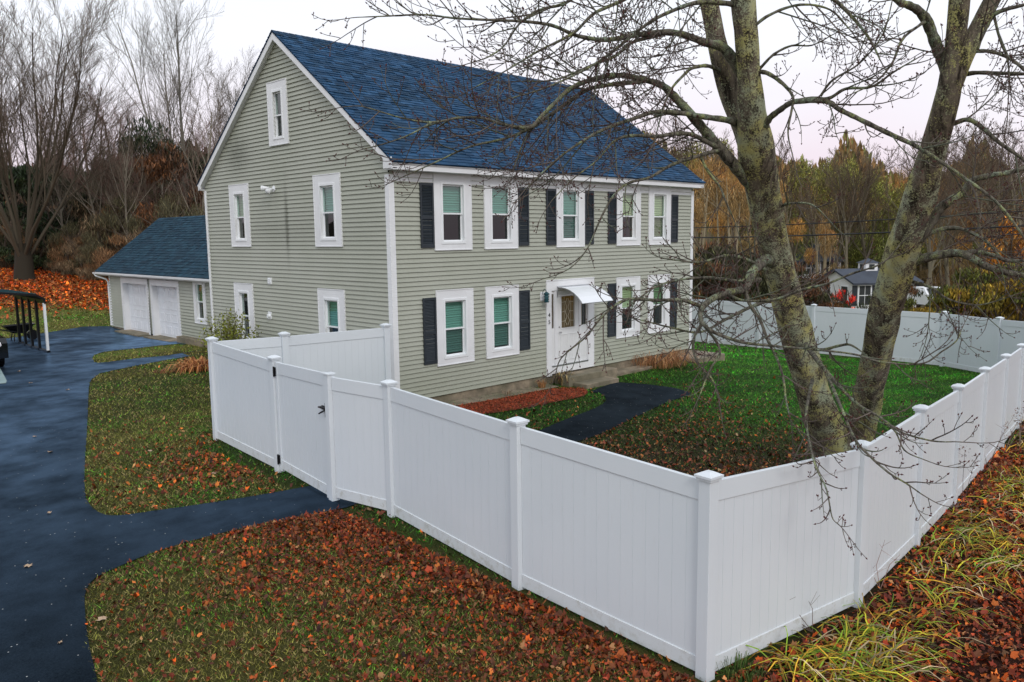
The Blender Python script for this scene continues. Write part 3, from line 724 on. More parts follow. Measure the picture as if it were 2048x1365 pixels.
window(house, F_gable, gable_w[0], 'blind_teal', .62, 'dark', cs=.24)
window(house, F_gable, gable_w[1], 'blind_green', .5, 'mid', cs=.24, fill=('warm', 0, .35))
window(house, F_gable, gable_w[2], None, 0, 'mid', cs=.22, label='narrow attic window high in the gable')
window(house, F_gable, gable_w[3], 'blind_teal', .55, 'dark', cs=.24)
window(house, F_gable, gable_w[4], None, 0, 'clear', cs=.24)
# ---- shutters
SH = [(.80, 1.175, 3.27, 4.69), (3.85, 4.225, 3.27, 4.69), (4.865, 5.235, 3.27, 4.69), (6.385, 6.755, 3.27, 4.69), (7.38, 7.745, 3.27, 4.69), (10.42, 10.79, 3.27, 4.69),
      (.80, 1.175, .66, 2.16), (3.85, 4.225, .66, 2.16), (7.38, 7.745, .66, 2.16), (10.42, 10.79, .66, 2.16)]
for (u0, u1, z0, z1) in SH:
    mb = MB(); T = F_front; s_ = .045
    mb.box(u0, u0+s_, z0, z1, .012, .045, T); mb.box(u1-s_, u1, z0, z1, .012, .045, T)
    zm = z0+(z1-z0)*.47
    for a, b in ((z0, z0+.08), (zm-.035, zm+.035), (z1-.06, z1)): mb.box(u0+s_, u1-s_, a, b, .012, .044, T)
    mb.box(u0+s_, u1-s_, z0+.08, z1-.06, .010, .016, T)
    for a, b in ((z0+.08, zm-.035), (zm+.035, z1-.06)):
        n = int((b-a)/.032); h = (b-a)/n
        for i in range(n):
            q = a+i*h; mb.quad(T(u0+s_, q, .040), T(u1-s_, q, .040), T(u1-s_, q+h*.9, .018), T(u0+s_, q+h*.9, .018)); mb.quad(T(u0+s_, q, .040), T(u1-s_, q, .040), T(u1-s_, q, .018), T(u0+s_, q, .018))
    mb.build('shutter', M['shutter'], house)
# ---- entrance
T = F_front; x0, x1, z0, z1 = DOOR
mb = MB()
mb.box(x0, x0+.19, z0, z1, -.01, .035, T); mb.box(x1-.24, x1, -.09, z1, -.01, .035, T); mb.box(x0+.1905, x1-.2405, 2.09, z1, -.01, .033, T)
mb.box(x0-.012, x1+.012, z1, z1+.022, -.01, .05, T); mb.box(x0+.191, x1-.241, -.09, .085, -.01, .045, T)
mb.box(x0-.01, x0+.008, z0, z1-.001, -.008, .045, T); mb.box(x1-.008, x1+.01, z0+.05, z1-.001, -.008, .045, T)
mb.box(x0+.345, x0+.455, .086, 2.089, -.04, .012, T); mb.box(x0+1.32, x0+1.40, .086, 2.089, -.04, .012, T)
ent = mb.build('door_surround', M['trim'], house, fixn=True)
mb = MB(); mb.box(x0+.2, x1-.25, .086, .118, -.04, .055, T); mb.build('threshold', M['chrome'], ent, fixn=True)
def sidelight(a, b):
    mb = MB(); mb.box(a, b, .119, 1.10, -.045, -.012, T); mb.box(a, b, 2.0, 2.089, -.045, -.012, T); mb.box(a, a+.02, 1.10, 2.0, -.045, -.012, T); mb.box(b-.02, b, 1.10, 2.0, -.045, -.012, T)
    mb.box(a+.035, b-.035, .25, .9, -.012, -.006, T)
    s = mb.build('sidelight', M['door'], ent, fixn=True)
    mb = MB(); mb.quad(T(a+.02, 1.10, -.03), T(b-.02, 1.10, -.03), T(b-.02, 2.0, -.03), T(a+.02, 2.0, -.03)); mb.build('pane', M['glassmid'], s)
    mb = MB(); 
    for k in range(3): 
        uu = a+.02+(b-a-.04)*(k+.5)/3; mb.tube([T(uu, 1.12, -.024), T(uu+.015, 1.5, -.024), T(uu, 1.98, -.024)], .003, 4)
    mb.build('leading', M['chrome'], s)
sidelight(x0+.191, x0+.344); sidelight(x0+1.401, x1-.241)
d0, d1 = x0+.46, x0+1.315; gz0, gz1, gu0, gu1 = 1.08, 1.92, d0+.14, d1-.17
mb = MB(); mb.box(d0, gu0, .12, 2.08, -.05, -.005, T); mb.box(gu1, d1, .12, 2.08, -.05, -.005, T); mb.box(gu0+.0003, gu1-.0003, .12, gz0, -.05, -.005, T); mb.box(gu0+.0003, gu1-.0003, gz1, 2.08, -.05, -.005, T)
for (a, b) in ((d0+.1, d0+.39), (d0+.45, d1-.1)):      # raised panels
    for q in ((a, a+.02, .22, .92), (b-.02, b, .22, .92), (a+.0205, b-.0205, .90, .92), (a+.0205, b-.0205, .22, .24)): mb.box(*q, -.006, .008, T)
    for k in range(1, 4): mb.box(a+(b-a)*k/4-.003, a+(b-a)*k/4+.003, .25, .89, -.006, .0, T)
for q in ((gu0-.025, gu0, gz0-.02, gz1+.02), (gu1, gu1+.025, gz0-.02, gz1+.02), (gu0, gu1, gz0-.022, gz0), (gu0, gu1, gz1, gz1+.022)): mb.box(*q, -.006, .012, T)
dr = mb.build('front_door', M['door'], ent, fixn=True)
mb = MB(); mb.quad(T(gu0, gz0, -.03), T(gu1, gz0, -.03), T(gu1, gz1, -.03), T(gu0, gz1, -.03)); mb.build('pane', M['glassmid'], dr)
mb = MB(); uc = (gu0+gu1)/2
for s in (1, -1):
    pts = [(uc+s*(.025+.055*math.sin(k/20*math.pi*3)**2*(1 if k < 14 else .9)), gz0+.06+(gz1-gz0-.12)*k/20) for k in range(21)]
    mb.tube([T(a, b, -.022) for a, b in pts], .005, 4)
    mb.tube([T(uc+s*.13, gz0+.02, -.022), T(uc+s*.13, gz1-.02, -.022)], .003, 4)
for k in (.2, .5, .8): mb.tube([T(gu0+.01, gz0+(gz1-gz0)*k, -.022), T(uc-.07, gz0+(gz1-gz0)*k+.02, -.022)], .003, 4); mb.tube([T(gu1-.01, gz0+(gz1-gz0)*k, -.022), T(uc+.07, gz0+(gz1-gz0)*k+.02, -.022)], .003, 4)
mb.build('leading', simple('pale caming', (.85, .82, .7), .4, .1, 5), dr)
mb = MB(); mb.tube([T(d0+.06, .98, -.005), T(d0+.06, .98, .05)], .012, 8); mb.blob(T(d0+.06, .98, .065), .028, .02, .028, 10, 8); mb.tube([T(d0+.06, 1.12, -.004), T(d0+.06, 1.12, .012)], .025, 10); mb.build('door_knob', M['chrome'], dr, smooth=True)
mb = MB(); mb.box(x0+.2, x1-.25, .12, 2.08, -.22, -.18, T); mb.build('hall_glow_panel', M['amber'], ent)  # emissive panel close behind the glass, its amber glow imitates a lit hall
# awning
AX0, AX1 = 5.27, 6.52; prof = [(0.0+.01, 2.17), (.14, 2.172), (.29, 2.15), (.44, 2.105), (.58, 2.035), (.70, 1.95), (.80, 1.85), (.85, 1.79)]
mb = MB(); n = len(prof)
for i in range(n-1):
    (a, b), (c, d) = prof[i], prof[i+1]; mb.quad((AX0, -a-.035, b), (AX1, -a-.035, b), (AX1, -c-.035, d), (AX0, -c-.035, d)); mb.quad((AX0, -a-.035, b-.012), (AX1, -a-.035, b-.012), (AX1, -c-.035, d-.012), (AX0, -c-.035, d-.012))
t = NT('white polycarbonate'); t.base((.82, .85, .88)).rough(.3); M['poly'] = t.m
aw = mb.build('awning', M['poly'], ent, smooth=False)
mb = MB()
for xx in (AX0, AX1): 
    mb.tube([(xx, -a-.035, b-.008) for a, b in prof], .012, 5); mb.tube([(xx, -.04, 1.92), (xx, -.04, 2.17)], .014, 5); mb.tube([(xx, -.04, 1.93), (xx, -.3, 1.97), (xx, -.62, 2.03)], .010, 5)
mb.tube([(AX0, -.885, 1.785), (AX1, -.885, 1.785)], .012, 5); mb.tube([(AX0-.02, -.05, 2.185), (AX1+.02, -.05, 2.185)], .016, 5)
mb.tube([(AX1-.0, -.6, 2.08), (AX1, -.62, 2.16), (AX1, -.68, 2.17), (AX1, -.7, 2.10)], .008, 5)
mb.build('awning_bracket', M['chrome'], aw)
# house number
def text(s, size, T, u, z, o_, parent, name, mat):
    cu = bpy.data.curves.new(name, 'FONT'); cu.body = s; cu.size = size; cu.extrude = .004; cu.align_x = 'CENTER'
    ob = bpy.data.objects.new(name, cu); col.objects.link(ob); bpy.context.view_layer.update()
    me = bpy.data.meshes.new_from_object(ob.evaluated_get(bpy.context.evaluated_depsgraph_get())); bpy.data.objects.remove(ob)
    for v in me.vertices: v.co = T(u+v.co.x, z+v.co.y, o_+v.co.z)
    me.materials.clear(); me.materials.append(mat); ob = bpy.data.objects.new(name, me); col.objects.link(ob); attach(ob, parent); return ob
text('4', .15, T, 4.945, 1.42, .042, ent, 'house_number', M['black']); text('5', .15, T, 4.945, 1.235, .042, ent, 'house_number', M['black'])
# wall lantern
mb = MB(); mb.box(4.63, 4.83, 1.86, 2.08, .0, .03, T); lp = mb.build('lantern', M['trim'], house, fixn=True, bevel=.004)
mb = MB(); cx, cy = 4.70, -.17
mb.tube([(cx, cy, 1.83), (cx, cy, 2.03)], .001, 4) if False else None
for k in range(8):
    a = k*math.pi/4; mb.tube([(cx+.062*math.cos(a), cy+.062*math.sin(a), 1.83), (cx+.068*math.cos(a), cy+.068*math.sin(a), 2.03)], .006, 4)
for z, r in ((1.835, .07), (1.90, .067), (1.965, .07), (2.03, .076)):
    mb.tube([(cx+r*math.cos(a), cy+r*math.sin(a), z) for a in np.linspace(0, 6.283, 13)], .007, 4)
mb.tube([(cx, cy, 2.03), (cx, cy, 2.06), (cx, cy, 2.09)], [.085, .06, .02], 10); mb.tube([(cx, cy, 1.82), (cx, cy, 1.835)], .06, 10)
mb.tube([(cx, cy, 2.09), (cx, cy+.02, 2.14), (cx, cy+.07, 2.16), (cx, cy+.12, 2.10), (cx, cy+.145, 2.0)], .008, 5)
mb.build('lantern_cage', M['darkmetal'], lp)
mb = MB(); mb.tube([(cx, cy, 1.84), (cx, cy, 2.02)], .05, 10); mb.build('lantern_glass', simple('teal glass', (.05, .17, .20), .15), lp, smooth=True)
# gable fittings
T = F_gable
mb = MB(); mb.tube([T(4.83, 4.77, .0), T(4.83, 4.77, .03)], .075, 12)
for du in (.12, -.06):
    mb.tube([T(4.83, 4.77, .03), T(4.83+du*.6, 4.76, .12)], .02, 8)
fx = mb.build('flood_light', M['vinyl'], house)
for du, dz in ((.17, .02), (-.05, -.03)):
    mb = MB(); p0 = np.array(T(4.83+du*.5, 4.77+dz, .10)); p1 = np.array(T(4.83+du*1.3, 4.74+dz*2, .24)); 
    mb.tube([p0, p0*.6+p1*.4, p1*.9+p0*.1, p1], [.03, .045, .072, .070], 12); mb.build('lamp_head', M['vinyl'], fx, smooth=True)
mb = MB(); mb.box(5.17, 5.34, 2.34, 2.51, .0, .045, T)
for k in range(3): mb.box(5.185, 5.325, 2.365+k*.045, 2.39+k*.045, .045, .06, T)
mb.build('dryer_vent', M['vinyl'], house, fixn=True)
mb = MB(); mb.box(5.28, 5.44, 1.42, 1.62, 0, .03, T); mb.tube([T(5.36, 1.50, .03), T(5.36, 1.50, .09)], .05, 10); mb.build('outlet_cover', M['vinyl'], house, fixn=True)
mb = MB(); mb.tube([T(8.69, z, .05) for z in (4.85, 3, 1, -.2)], .018, 6); mb.build('conduit', M['vinyl'], house)
# concrete steps and flags
mb = MB(); mb.box(5.12, 7.15, -.56, -.05, -.75, -.13); st = mb.build('upper_step', M['concrete'], None, bevel=.02)
steps = empty('entry_steps', (6, -.5, -.5), 'two low weathered concrete steps in front of the white front door', 'steps'); attach(st, steps)
mb = MB(); mb.box(5.28, 6.62, -1.02, -.565, -.9, -.285); mb.build('lower_step', M['concrete'], steps, bevel=.02)
mb = MB(); mb.box(6.65, 8.9, -.50, -.05, -.8, -.30); tag(mb.build('stone_flag', M['concrete'], bevel=.02), 'flat concrete slab along the front wall right of the steps', 'slab')
mb = MB(); mb.box(10.9, 12.5, -.75, .55, -.9, -.30); tag(mb.build('corner_slab', M['concrete'], bevel=.02), 'flat stone slab at the far right corner of the house', 'slab')

# ================================================================== GARAGE
GX, GY0, GY1, GE = 2.2, 9.6, 23.75, 2.33
FG = lambda u, z, o: (GX-o, u, z)
gar = empty('garage', (GX+2.5, 18, -.3), 'single storey sage green two door garage with dark blue shingle roof', 'garage')
GRX, GRZ, GSL = GX+2.72, 4.56, .79
def grake(z):
    if z <= GE+.05: return (GX, GX+5.5)
    w = (GRZ-.12-z)/GSL; return (max(GX, GRX-w), min(GX+5.5, GRX+w))
GD = [(19.40, 22.35), (16.36, 19.16)]      # outer trim of the doors
gw = (14.07, 15.06, .50, 2.17)
mb = MB(); op = [(gw[0]+.17, gw[1]-.17, gw[2]+.12, gw[3]-.2)]+[(a+.05, b-.05, -.4, 1.95) for a, b in GD]
siding(mb, FG, lambda z: (GY0, GY1), -.22, GE+.03, op, exp=.118, lap=.034)
siding(mb, lambda u, z, o: (u, GY1+o, z), grake, -.22, GRZ-.15, [])
siding(mb, lambda u, z, o: (GX+5.5+o, u, z), lambda z: (GY0, GY1), -.22, GE+.03, [])
mb.build('wall', M['siding'], gar)
mb = MB(); mb.box(GX+.03, GX+5.45, GY0, 16.36, -.9, -.23); mb.box(GX+.03, GX+5.45, 22.36, GY1-.03, -.9, -.23); mb.build('foundation', M['concrete'], gar)
gpal = [(.010,.032,.052),(.013,.042,.065),(.018,.055,.08),(.008,.025,.042)]
roof('roof', GY0, GY1+.95-.0, GX-.28, GRX, GRZ, GSL, M['shingle2'], gar, gpal, exp=.16, seed=8, axis=1)
roof('rear_roof', GY0, GY1+.95, GRX*2-GX+.28, GRX, GRZ, GSL, M['shingle2'], gar, gpal, exp=.16, seed=9, axis=1)
mb = MB(); ez = GRZ-GSL*(GRX-GX+.28)
mb.box(GY0, GY1+.93, ez-.16, ez-.03, .26, .275, FG); mb.box(GY0, GY1+.93, ez-.16, ez-.145, 0.0, .259, FG)
for s in (1, -1):
    a = GRX-s*(GRX-GX+.27); mb.prism([(a, ez-.03), (GRX, GRZ-.03), (GRX, GRZ-.2), (a, ez-.18)], lambda p, q, t: (p, t, q), GY1+.93, GY1+.95)
mb.build('fascia', M['trim'], gar, fixn=True)
mb = MB()   # gutter
gz = ez-.04
for i in range(5): pass
pr = [(.276, gz), (.276, gz-.09), (.33, gz-.10), (.375, gz-.06), (.38, gz), (.365, gz), (.36, gz-.05), (.325, gz-.085), (.29, gz-.08), (.29, gz)]
mb.prism(pr, lambda a, b, t: FG(t, b, a), GY0, GY1+.97)
gu = mb.build('gutter', M['trim'], gar, fixn=True)
mb = MB(); mb.tube([FG(GY1+.85, gz-.08, .33), FG(GY1+.80, gz-.16, .30), FG(GY1+.15, gz-.30, .09), FG(GY1+.05, gz-.42, .05), FG(GY1+.03, -.2, .05)], .035, 8); mb.build('downspout', M['trim'], gu)
mb = MB(); mb.box(GY1-.1, GY1+.022, -.24, GE, 0, .022, FG); mb.build('corner_board', M['trim'], gar, fixn=True)
for i, (a, b) in enumerate(GD):
    mb = MB(); mb.box(a, a+.16, -.30, 1.98, -.0, .032, FG); mb.box(b-.2, b, -.30, 1.98, 0, .032, FG); mb.box(a+.161, b-.201, 1.74, 1.98, 0, .03, FG)
    mb.box(b-.201-.0, b-.2, -.30, 1.74, -.25, -.001, FG); mb.box(a+.16, a+.161, -.3, 1.74, -.25, -.001, FG); mb.box(a+.161, b-.201, 1.735, 1.74, -.25, 0, FG)
    fr_ = mb.build('door_frame', M['trim'], gar, fixn=True)
    A, B = a+.161, b-.201; mb = MB(); mb.box(A, B, -.30, 1.735, -.24, -.2, FG)
    ns, nc = 4, 4
    for r in range(ns):
        z0_ = -.28+r*.503
        mb.box(A, B, z0_+.495, z0_+.503, -.2, -.196, FG)
        for c in range(nc):
            w = (B-A)/nc; ua, ub = A+c*w+.07, A+(c+1)*w-.07; za, zb = z0_+.08, z0_+.42
            for q in ((ua, ua+.03, za, zb), (ub-.03, ub, za, zb), (ua+.031, ub-.031, za, za+.03), (ua+.031, ub-.031, zb-.03, zb)): mb.box(*q, -.2, -.185, FG)
            mb.box(ua+.06, ub-.06, za+.06, zb-.06, -.2, -.19, FG)
    mb.build('garage_door', M['garagedoor'], fr_, fixn=True)
    mb = MB(); mb.box(a+.1, b-.1, -.42, -.285, -.3, .45, FG); mb.build('apron', M['concrete'], gar)
window(gar, FG, gw, 'blind_green', .5, 'mid', cs=.17, ct=.2, cbm=.12)
mb = MB(); mb.box(GY0, 16.2, -.6, -.06, 0.02, .30, FG); tag(mb.build('concrete_step', M['concrete'], bevel=.02), 'long concrete step along the garage wall below its window', 'step')
mb = MB(); mb.tube([FG(19.35, 2.05, .0), FG(19.35, 2.05, .05)], .06, 10)
for du in (.13, -.12): mb.tube([FG(19.35, 2.05, .05), FG(19.35+du, 2.10, .12), FG(19.35+du*2, 2.08, .2)], [.02, .04, .06], 8)
mb.tube([FG(19.27, z, .045) for z in (2.0, 1, -.3)], .015, 5)
mb.build('flood_light', M['chrome'], gar, smooth=True)
# small connecting section between garage and house (hidden mostly)

# ================================================================== FENCE
PW = .127
def make_post(parent, x, y, zt, zb, ang=0):
    ca, sa = math.cos(ang), math.sin(ang)
    R_ = lambda a, b, c: (x+ca*a-sa*b, y+sa*a+ca*b, c)
    h = PW/2; mb = MB(); mb.box(-h, h, -h, h, zb, zt-.075, R_); p = mb.build('post', M['fence'], parent, fixn=True, bevel=.006)
    mb = MB(); k = .078; mb.box(-k, k, -k, k, zt-.075, zt-.05, R_); mb.box(-.092, .092, -.092, .092, zt-.0499, zt-.028, R_)
    v = [R_(a*.088, b*.088, zt-.0279) for a, b in ((-1,-1),(1,-1),(1,1),(-1,1))]+[R_(a*.028, b*.028, zt+.002) for a, b in ((-1,-1),(1,-1),(1,1),(-1,1))]
    mb.add(v, [(0,1,5,4),(1,2,6,5),(2,3,7,6),(3,0,4,7),(4,5,6,7),(3,2,1,0)])
    mb.build('post_cap', M['fence'], p, fixn=True)
    return p
def make_panel(parent, p0, p1, zt0, zt1, zb0, zb1, name='panel', gap=PW/2, rail=.19, mat=None):
    p0 = np.array(p0[:2]); p1 = np.array(p1[:2]); d = p1-p0; L = np.linalg.norm(d); d /= L; nrm = np.array([-d[1], d[0]])
    def R_(s, t, o_): # s along 0..L ; t 0..1 height between base and top offset lines
        q = p0+d*s+nrm*o_; return q, s/L
    def PT(s, zoff, ref, o_):
        q, k = R_(s, 0, o_); zt = zt0+(zt1-zt0)*k; zb = zb0+(zb1-zb0)*k
        return (q[0], q[1], (zt if ref else zb)+zoff)
    def bx(mb, s0, s1, a, b, o0, o1):
        v = [PT(s, z[0], z[1], o_) for s in (s0, s1) for z in (a, b) for o_ in (o0, o1)]
        mb.add(v, [(0,1,3,2),(4,6,7,5),(0,4,5,1),(2,3,7,6),(0,2,6,4),(1,5,7,3)])
    s0, s1 = gap, L-gap; mb = MB(); n = max(4, round((s1-s0)/.152)); w = (s1-s0)/n
    for i in range(n):
        a, b = s0+i*w, s0+(i+1)*w
        bx(mb, a+.0025, b-.0025, (.16, False), (-rail+.01, True), -.011, .011); 
        bx(mb, a-.0025 if i else a, a+.0025, (.16, False), (-rail+.01, True), -.0088, .0088)
    pn = mb.build(name, mat or M['fence'], parent, fixn=True)
    mb = MB(); bx(mb, s0, s1, (-rail, True), (0, True), -.022, .022); mb.build('top_rail', M['fence'], pn, fixn=True, bevel=.004)
    mb = MB(); bx(mb, s0, s1, (.03, False), (.18, False), -.022, .022); mb.build('bottom_rail', M['fencemud'], pn, fixn=True, bevel=.004)
    return pn
def fence(label, pts, H=1.93, skip=(), posts=None, name='vinyl_fence'):
    """pts: (x,y,ztop)"""
    e = empty(name, (pts[0][0], pts[0][1], g1(*pts[0][:2])), label, 'fence', 'white vinyl privacy fence runs')
    for i, (x, y, zt) in enumerate(pts):
        j = min(i+1, len(pts)-1); k = max(i-1, 0); ang = math.atan2(pts[j][1]-pts[k][1], pts[j][0]-pts[k][0])
        if posts is None or i in posts: make_post(e, x, y, zt, min(g1(x, y), zt-H)-.15, ang)
        if i < len(pts)-1 and i not in skip:
            q = pts[i+1]; make_panel(e, (x, y), q, zt-.09, q[2]-.09, g1(x, y)+.0, g1(q[0], q[1])+.0)
    return e
def fpt(px, py, z): d = ray(px, py); t_ = (z-CC[2])/d[2]; p = CC+d*t_; return (p[0], p[1], z)
A = fpt(423, 674, 1.73); B = fpt(548, 711, 1.65); C_ = fpt(778, 760, 1.60); D_ = fpt(1035, 835, 1.55); E_ = fpt(1418, 943, 1.43); Gp = fpt(653, 744, 1.60)
print('fence', np.round([A, B, Gp, C_, D_, E_], 2))
HS = fpt(771, 647, 1.72); Mid = fpt(568, 664, 1.73)
fence('white vinyl privacy fence run between the gate and the near corner post', [C_, D_])
E2 = [E_]+[(x, y, z) for (x, y), z in zip(fence2[1:], (1.24, 1.22, 1.14, 1.08, 1.02, .96, .90, .84, .78))]
for o_ in list(bpy.data.objects):
    if o_.name == 'vinyl_fence': f1 = o_
make_panel(f1, D_, E_, D_[2]-.09, E_[2]-.09, g1(*D_[:2]), g1(*E_[:2]))
print('f2', [tuple(np.round(q, 2)) for q in E2])
fence('white vinyl privacy fence run along the leafy bank on the right', E2)
far = [(17.9, -8.55, .80)]+[(18.95, -6.86, .75), (20.0, -4.9, .75), (20.1, -2.5, .75), (20.1, -.15, .75), (20.2, 2.2, .76), (20.2, 4.6, .77), (20.2, 7.0, .78)]
fence('white vinyl privacy fence run at the far end of the green yard', far, posts=list(range(1, 8)))
fence('short white vinyl privacy fence run from the near house corner out to the lawn', [HS, Mid, A], posts=[0, 1])
fence('single white vinyl fence panel left of the gate', [A, B])
# gate
ge = empty('gate', (B[0], B[1], g1(B[0], B[1])), 'white vinyl gate with black latch and hinges at the end of the asphalt path', 'gate')
pd = np.array(Gp[:2])-np.array(B[:2]); pdn = pd/np.linalg.norm(pd)
g0 = np.array(B[:2])+pdn*(.085); g1_ = np.array(Gp[:2])-pdn*.02
gzb = g1(*B[:2])+.05
lp_ = make_panel(ge, g0, g1_, B[2]-.10, Gp[2]-.02, gzb, gzb-.06, name='gate_leaf', gap=.07)
nrm = np.array([-pdn[1], pdn[0]])
if nrm[0] > 0: nrm = -nrm
for q in (g0+pdn*.035, g1_-pdn*.035):
    T_ = lambda a, b, c, q=q: (q[0]+pdn[0]*a+nrm[0]*b, q[1]+pdn[1]*a+nrm[1]*b, c)
    mb = MB(); kk = np.linalg.norm(q-g0)/np.linalg.norm(g1_-g0); mb.box(-.035, .0345, -.03, .03, gzb-.01-.06*kk, (B[2]-.10)*(1-kk)+(Gp[2]-.02)*kk+.004, T_)
    mb.build('stile', M['fence'], ge, fixn=True, bevel=.004)
for zz, nm in ((B[2]-.25, 'hinge'), (gzb+.18, 'hinge')):
    mb = MB(); q = g0; T_ = lambda a, b, c: (q[0]+pdn[0]*a+nrm[0]*b, q[1]+pdn[1]*a+nrm[1]*b, c)
    mb.box(-.05, .03, .03, .045, zz-.07, zz+.07, T_); mb.tube([T_(-.005, .055, zz-.08), T_(-.005, .055, zz+.08)], .014, 8); mb.build(nm, M['black'], ge)
mb = MB(); q = g1_-pdn*.0; zz = 1.05; T_ = lambda a, b, c: (q[0]+pdn[0]*a+nrm[0]*b, q[1]+pdn[1]*a+nrm[1]*b, c)
mb.box(.015, .035, .03, .05, zz-.11, zz+.10, T_); mb.tube([T_(.02, .05, zz+.02), T_(-.06, .075, zz+.03), T_(-.14, .07, zz+.02)], [.018, .02, .014], 8); mb.tube([T_(.01, .05, zz-.01), T_(-.05, .08, zz-.045), T_(-.10, .09, zz-.07)], [.012, .013, .01], 8); mb.box(-.09, -.0, .032, .05, zz-.01, zz+.05, T_)
mb.build('latch', M['black'], ge)
# latch post and filler panel between gate and post C belong to one short fence run
fe = empty('vinyl_fence', (Gp[0], Gp[1], g1(*Gp[:2])), 'narrow white vinyl fence panel right of the gate latch', 'fence', 'white vinyl privacy fence runs')
gq = np.array(Gp[:2])+pdn*.08
mb = MB(); T_ = lambda a, b, c: (gq[0]+pdn[0]*a+nrm[0]*b, gq[1]+pdn[1]*a+nrm[1]*b, c)
mb.box(-.06, .06, -.06, .06, g1(*gq)-.1, Gp[2]-.035, T_); p_ = mb.build('post', M['fence'], fe, fixn=True, bevel=.006)
mb = MB(); mb.box(-.072, .072, -.07, .07, Gp[2]-.035, Gp[2]-.005, T_); mb.build('post_cap', M['fence'], p_, fixn=True, bevel=.008)
make_panel(fe, gq, C_, Gp[2]-.06, C_[2]-.09, g1(*gq)+.03, g1(*C_[:2])+.03)
mb = MB(); q = np.array(B[:2]); mb.box(-.02, 0, 0, .02, 0, .02) if False else None

# ================================================================== HERO TREE
WOODC = (.105, .088, .068)
hero = empty('maple_tree', (3.95, -8.1, g1(3.95, -8.1)), 'big bare two trunked maple covered in pale green lichen behind the fence', 'tree')
def limbpts(l, n=6):
    a = np.array([P(px, py, d) for px, py, w, d in l]); r = np.array([w*(.84 if w > 26 else .93)*d/CF/2 for px, py, w, d in l])
    q = spl(np.c_[a, r], n); return q[:, :3], q[:, 3]
TL = [(1676,945,130,14.15),(1670,915,100,14.1),(1656,870,84,13.9),(1625,780,74,13.4),(1598,690,70,12.9),(1577,605,66,12.4),(1550,500,68,11.8),(1532,420,70,11.3),(1520,350,74,10.9),(1510,290,78,10.6)]
TL1 = [(1510,290,78,10.6),(1504,220,64,10.3),(1498,150,56,10.1),(1492,80,53,9.9),(1486,0,52,9.7),(1482,-120,48,9.4),(1480,-300,40,9.1)]
TL2 = [(1514,330,56,10.8),(1490,260,50,10.6),(1462,190,48,10.6),(1440,110,44,10.5),(1416,0,40,10.4),(1390,-120,36,10.3),(1370,-260,28,10.2)]
TR = [(1702,950,110,14.2),(1714,905,76,14.1),(1724,850,62,13.9),(1738,780,62,13.4),(1754,700,64,12.8),(1770,620,68,12.2),(1795,540,70,11.7),(1818,460,68,11.2),(1842,380,64,10.8),(1870,290,56,10.4),(1894,200,54,10.1),(1908,110,46,9.9),(1918,0,44,9.7),(1930,-150,40,9.4),(1940,-320,32,9.1)]
TR2 = [(1895,190,46,10.1),(1925,120,42,9.9),(1955,60,38,9.8),(1985,0,34,9.7),(2030,-80,30,9.6),(2100,-200,24,9.4)]
def trunk(paths, name):
    mb = MB()
    for l in paths:
        p, r = limbpts(l, 14); k = 26
        n = len(p); t_ = np.gradient(p, axis=0); t_ /= np.linalg.norm(t_, axis=1)[:, None]
        a = np.cross(t_, [0, 1, 0.]); a /= np.linalg.norm(a, axis=1)[:, None]; b = np.cross(t_, a)
        th = np.arange(k)*2*math.pi/k; z = np.cumsum(np.r_[0, np.linalg.norm(np.diff(p, axis=0), axis=1)])
        TH, ZZ = np.meshgrid(th, z); 
        u = TH/(2*math.pi)
        nn = vnoise(np.cos(TH)*3.+9, ZZ*1.2+np.sin(TH)*3, 1.0, 4)*.26+vnoise(np.cos(TH)*7+5, np.sin(TH)*7+ZZ*2.4, 1., 6)*.14-.16
        rr = r[:, None]*(1+nn)
        v = p[:, None]+rr[..., None]*(np.cos(TH)[..., None]*a[:, None]+np.sin(TH)[..., None]*b[:, None])
        i = np.arange(n-1)[:, None]*k; j = np.arange(k)[None]; j2 = (j+1) % k
        mb.add(v.reshape(-1, 3), np.stack([i+j, i+j2, i+k+j2, i+k+j], -1).reshape(-1, 4), (1, 1, 1))
    return mb.build(name, M['bark'], hero, smooth=True)
trunk([TL[:-1]+TL1, TL2], 'trunk'); trunk([TR, TR2], 'trunk')
def rv(): 
    v = RS.normal(size=3); return v/np.linalg.norm(v)
def bud(mb, p, d, s, c=(.085, .03, .028)):
    d = d/(np.linalg.norm(d)+1e-9); a = np.cross(d, [.3, .2, .9]); a /= np.linalg.norm(a); b = np.cross(d, a)
    v = [p, p+d*s*.5+a*s*.32, p+d*s*.5-a*s*.32, p+d*s*.5+b*s*.32, p+d*s*.5-b*s*.32, p+d*s*1.3]
    mb.add(v, [(0,1,3),(0,3,2),(0,2,4),(0,4,1),(5,3,1),(5,2,3),(5,4,2),(5,1,4)], c)
TW = np.array([.105, .085, .072])
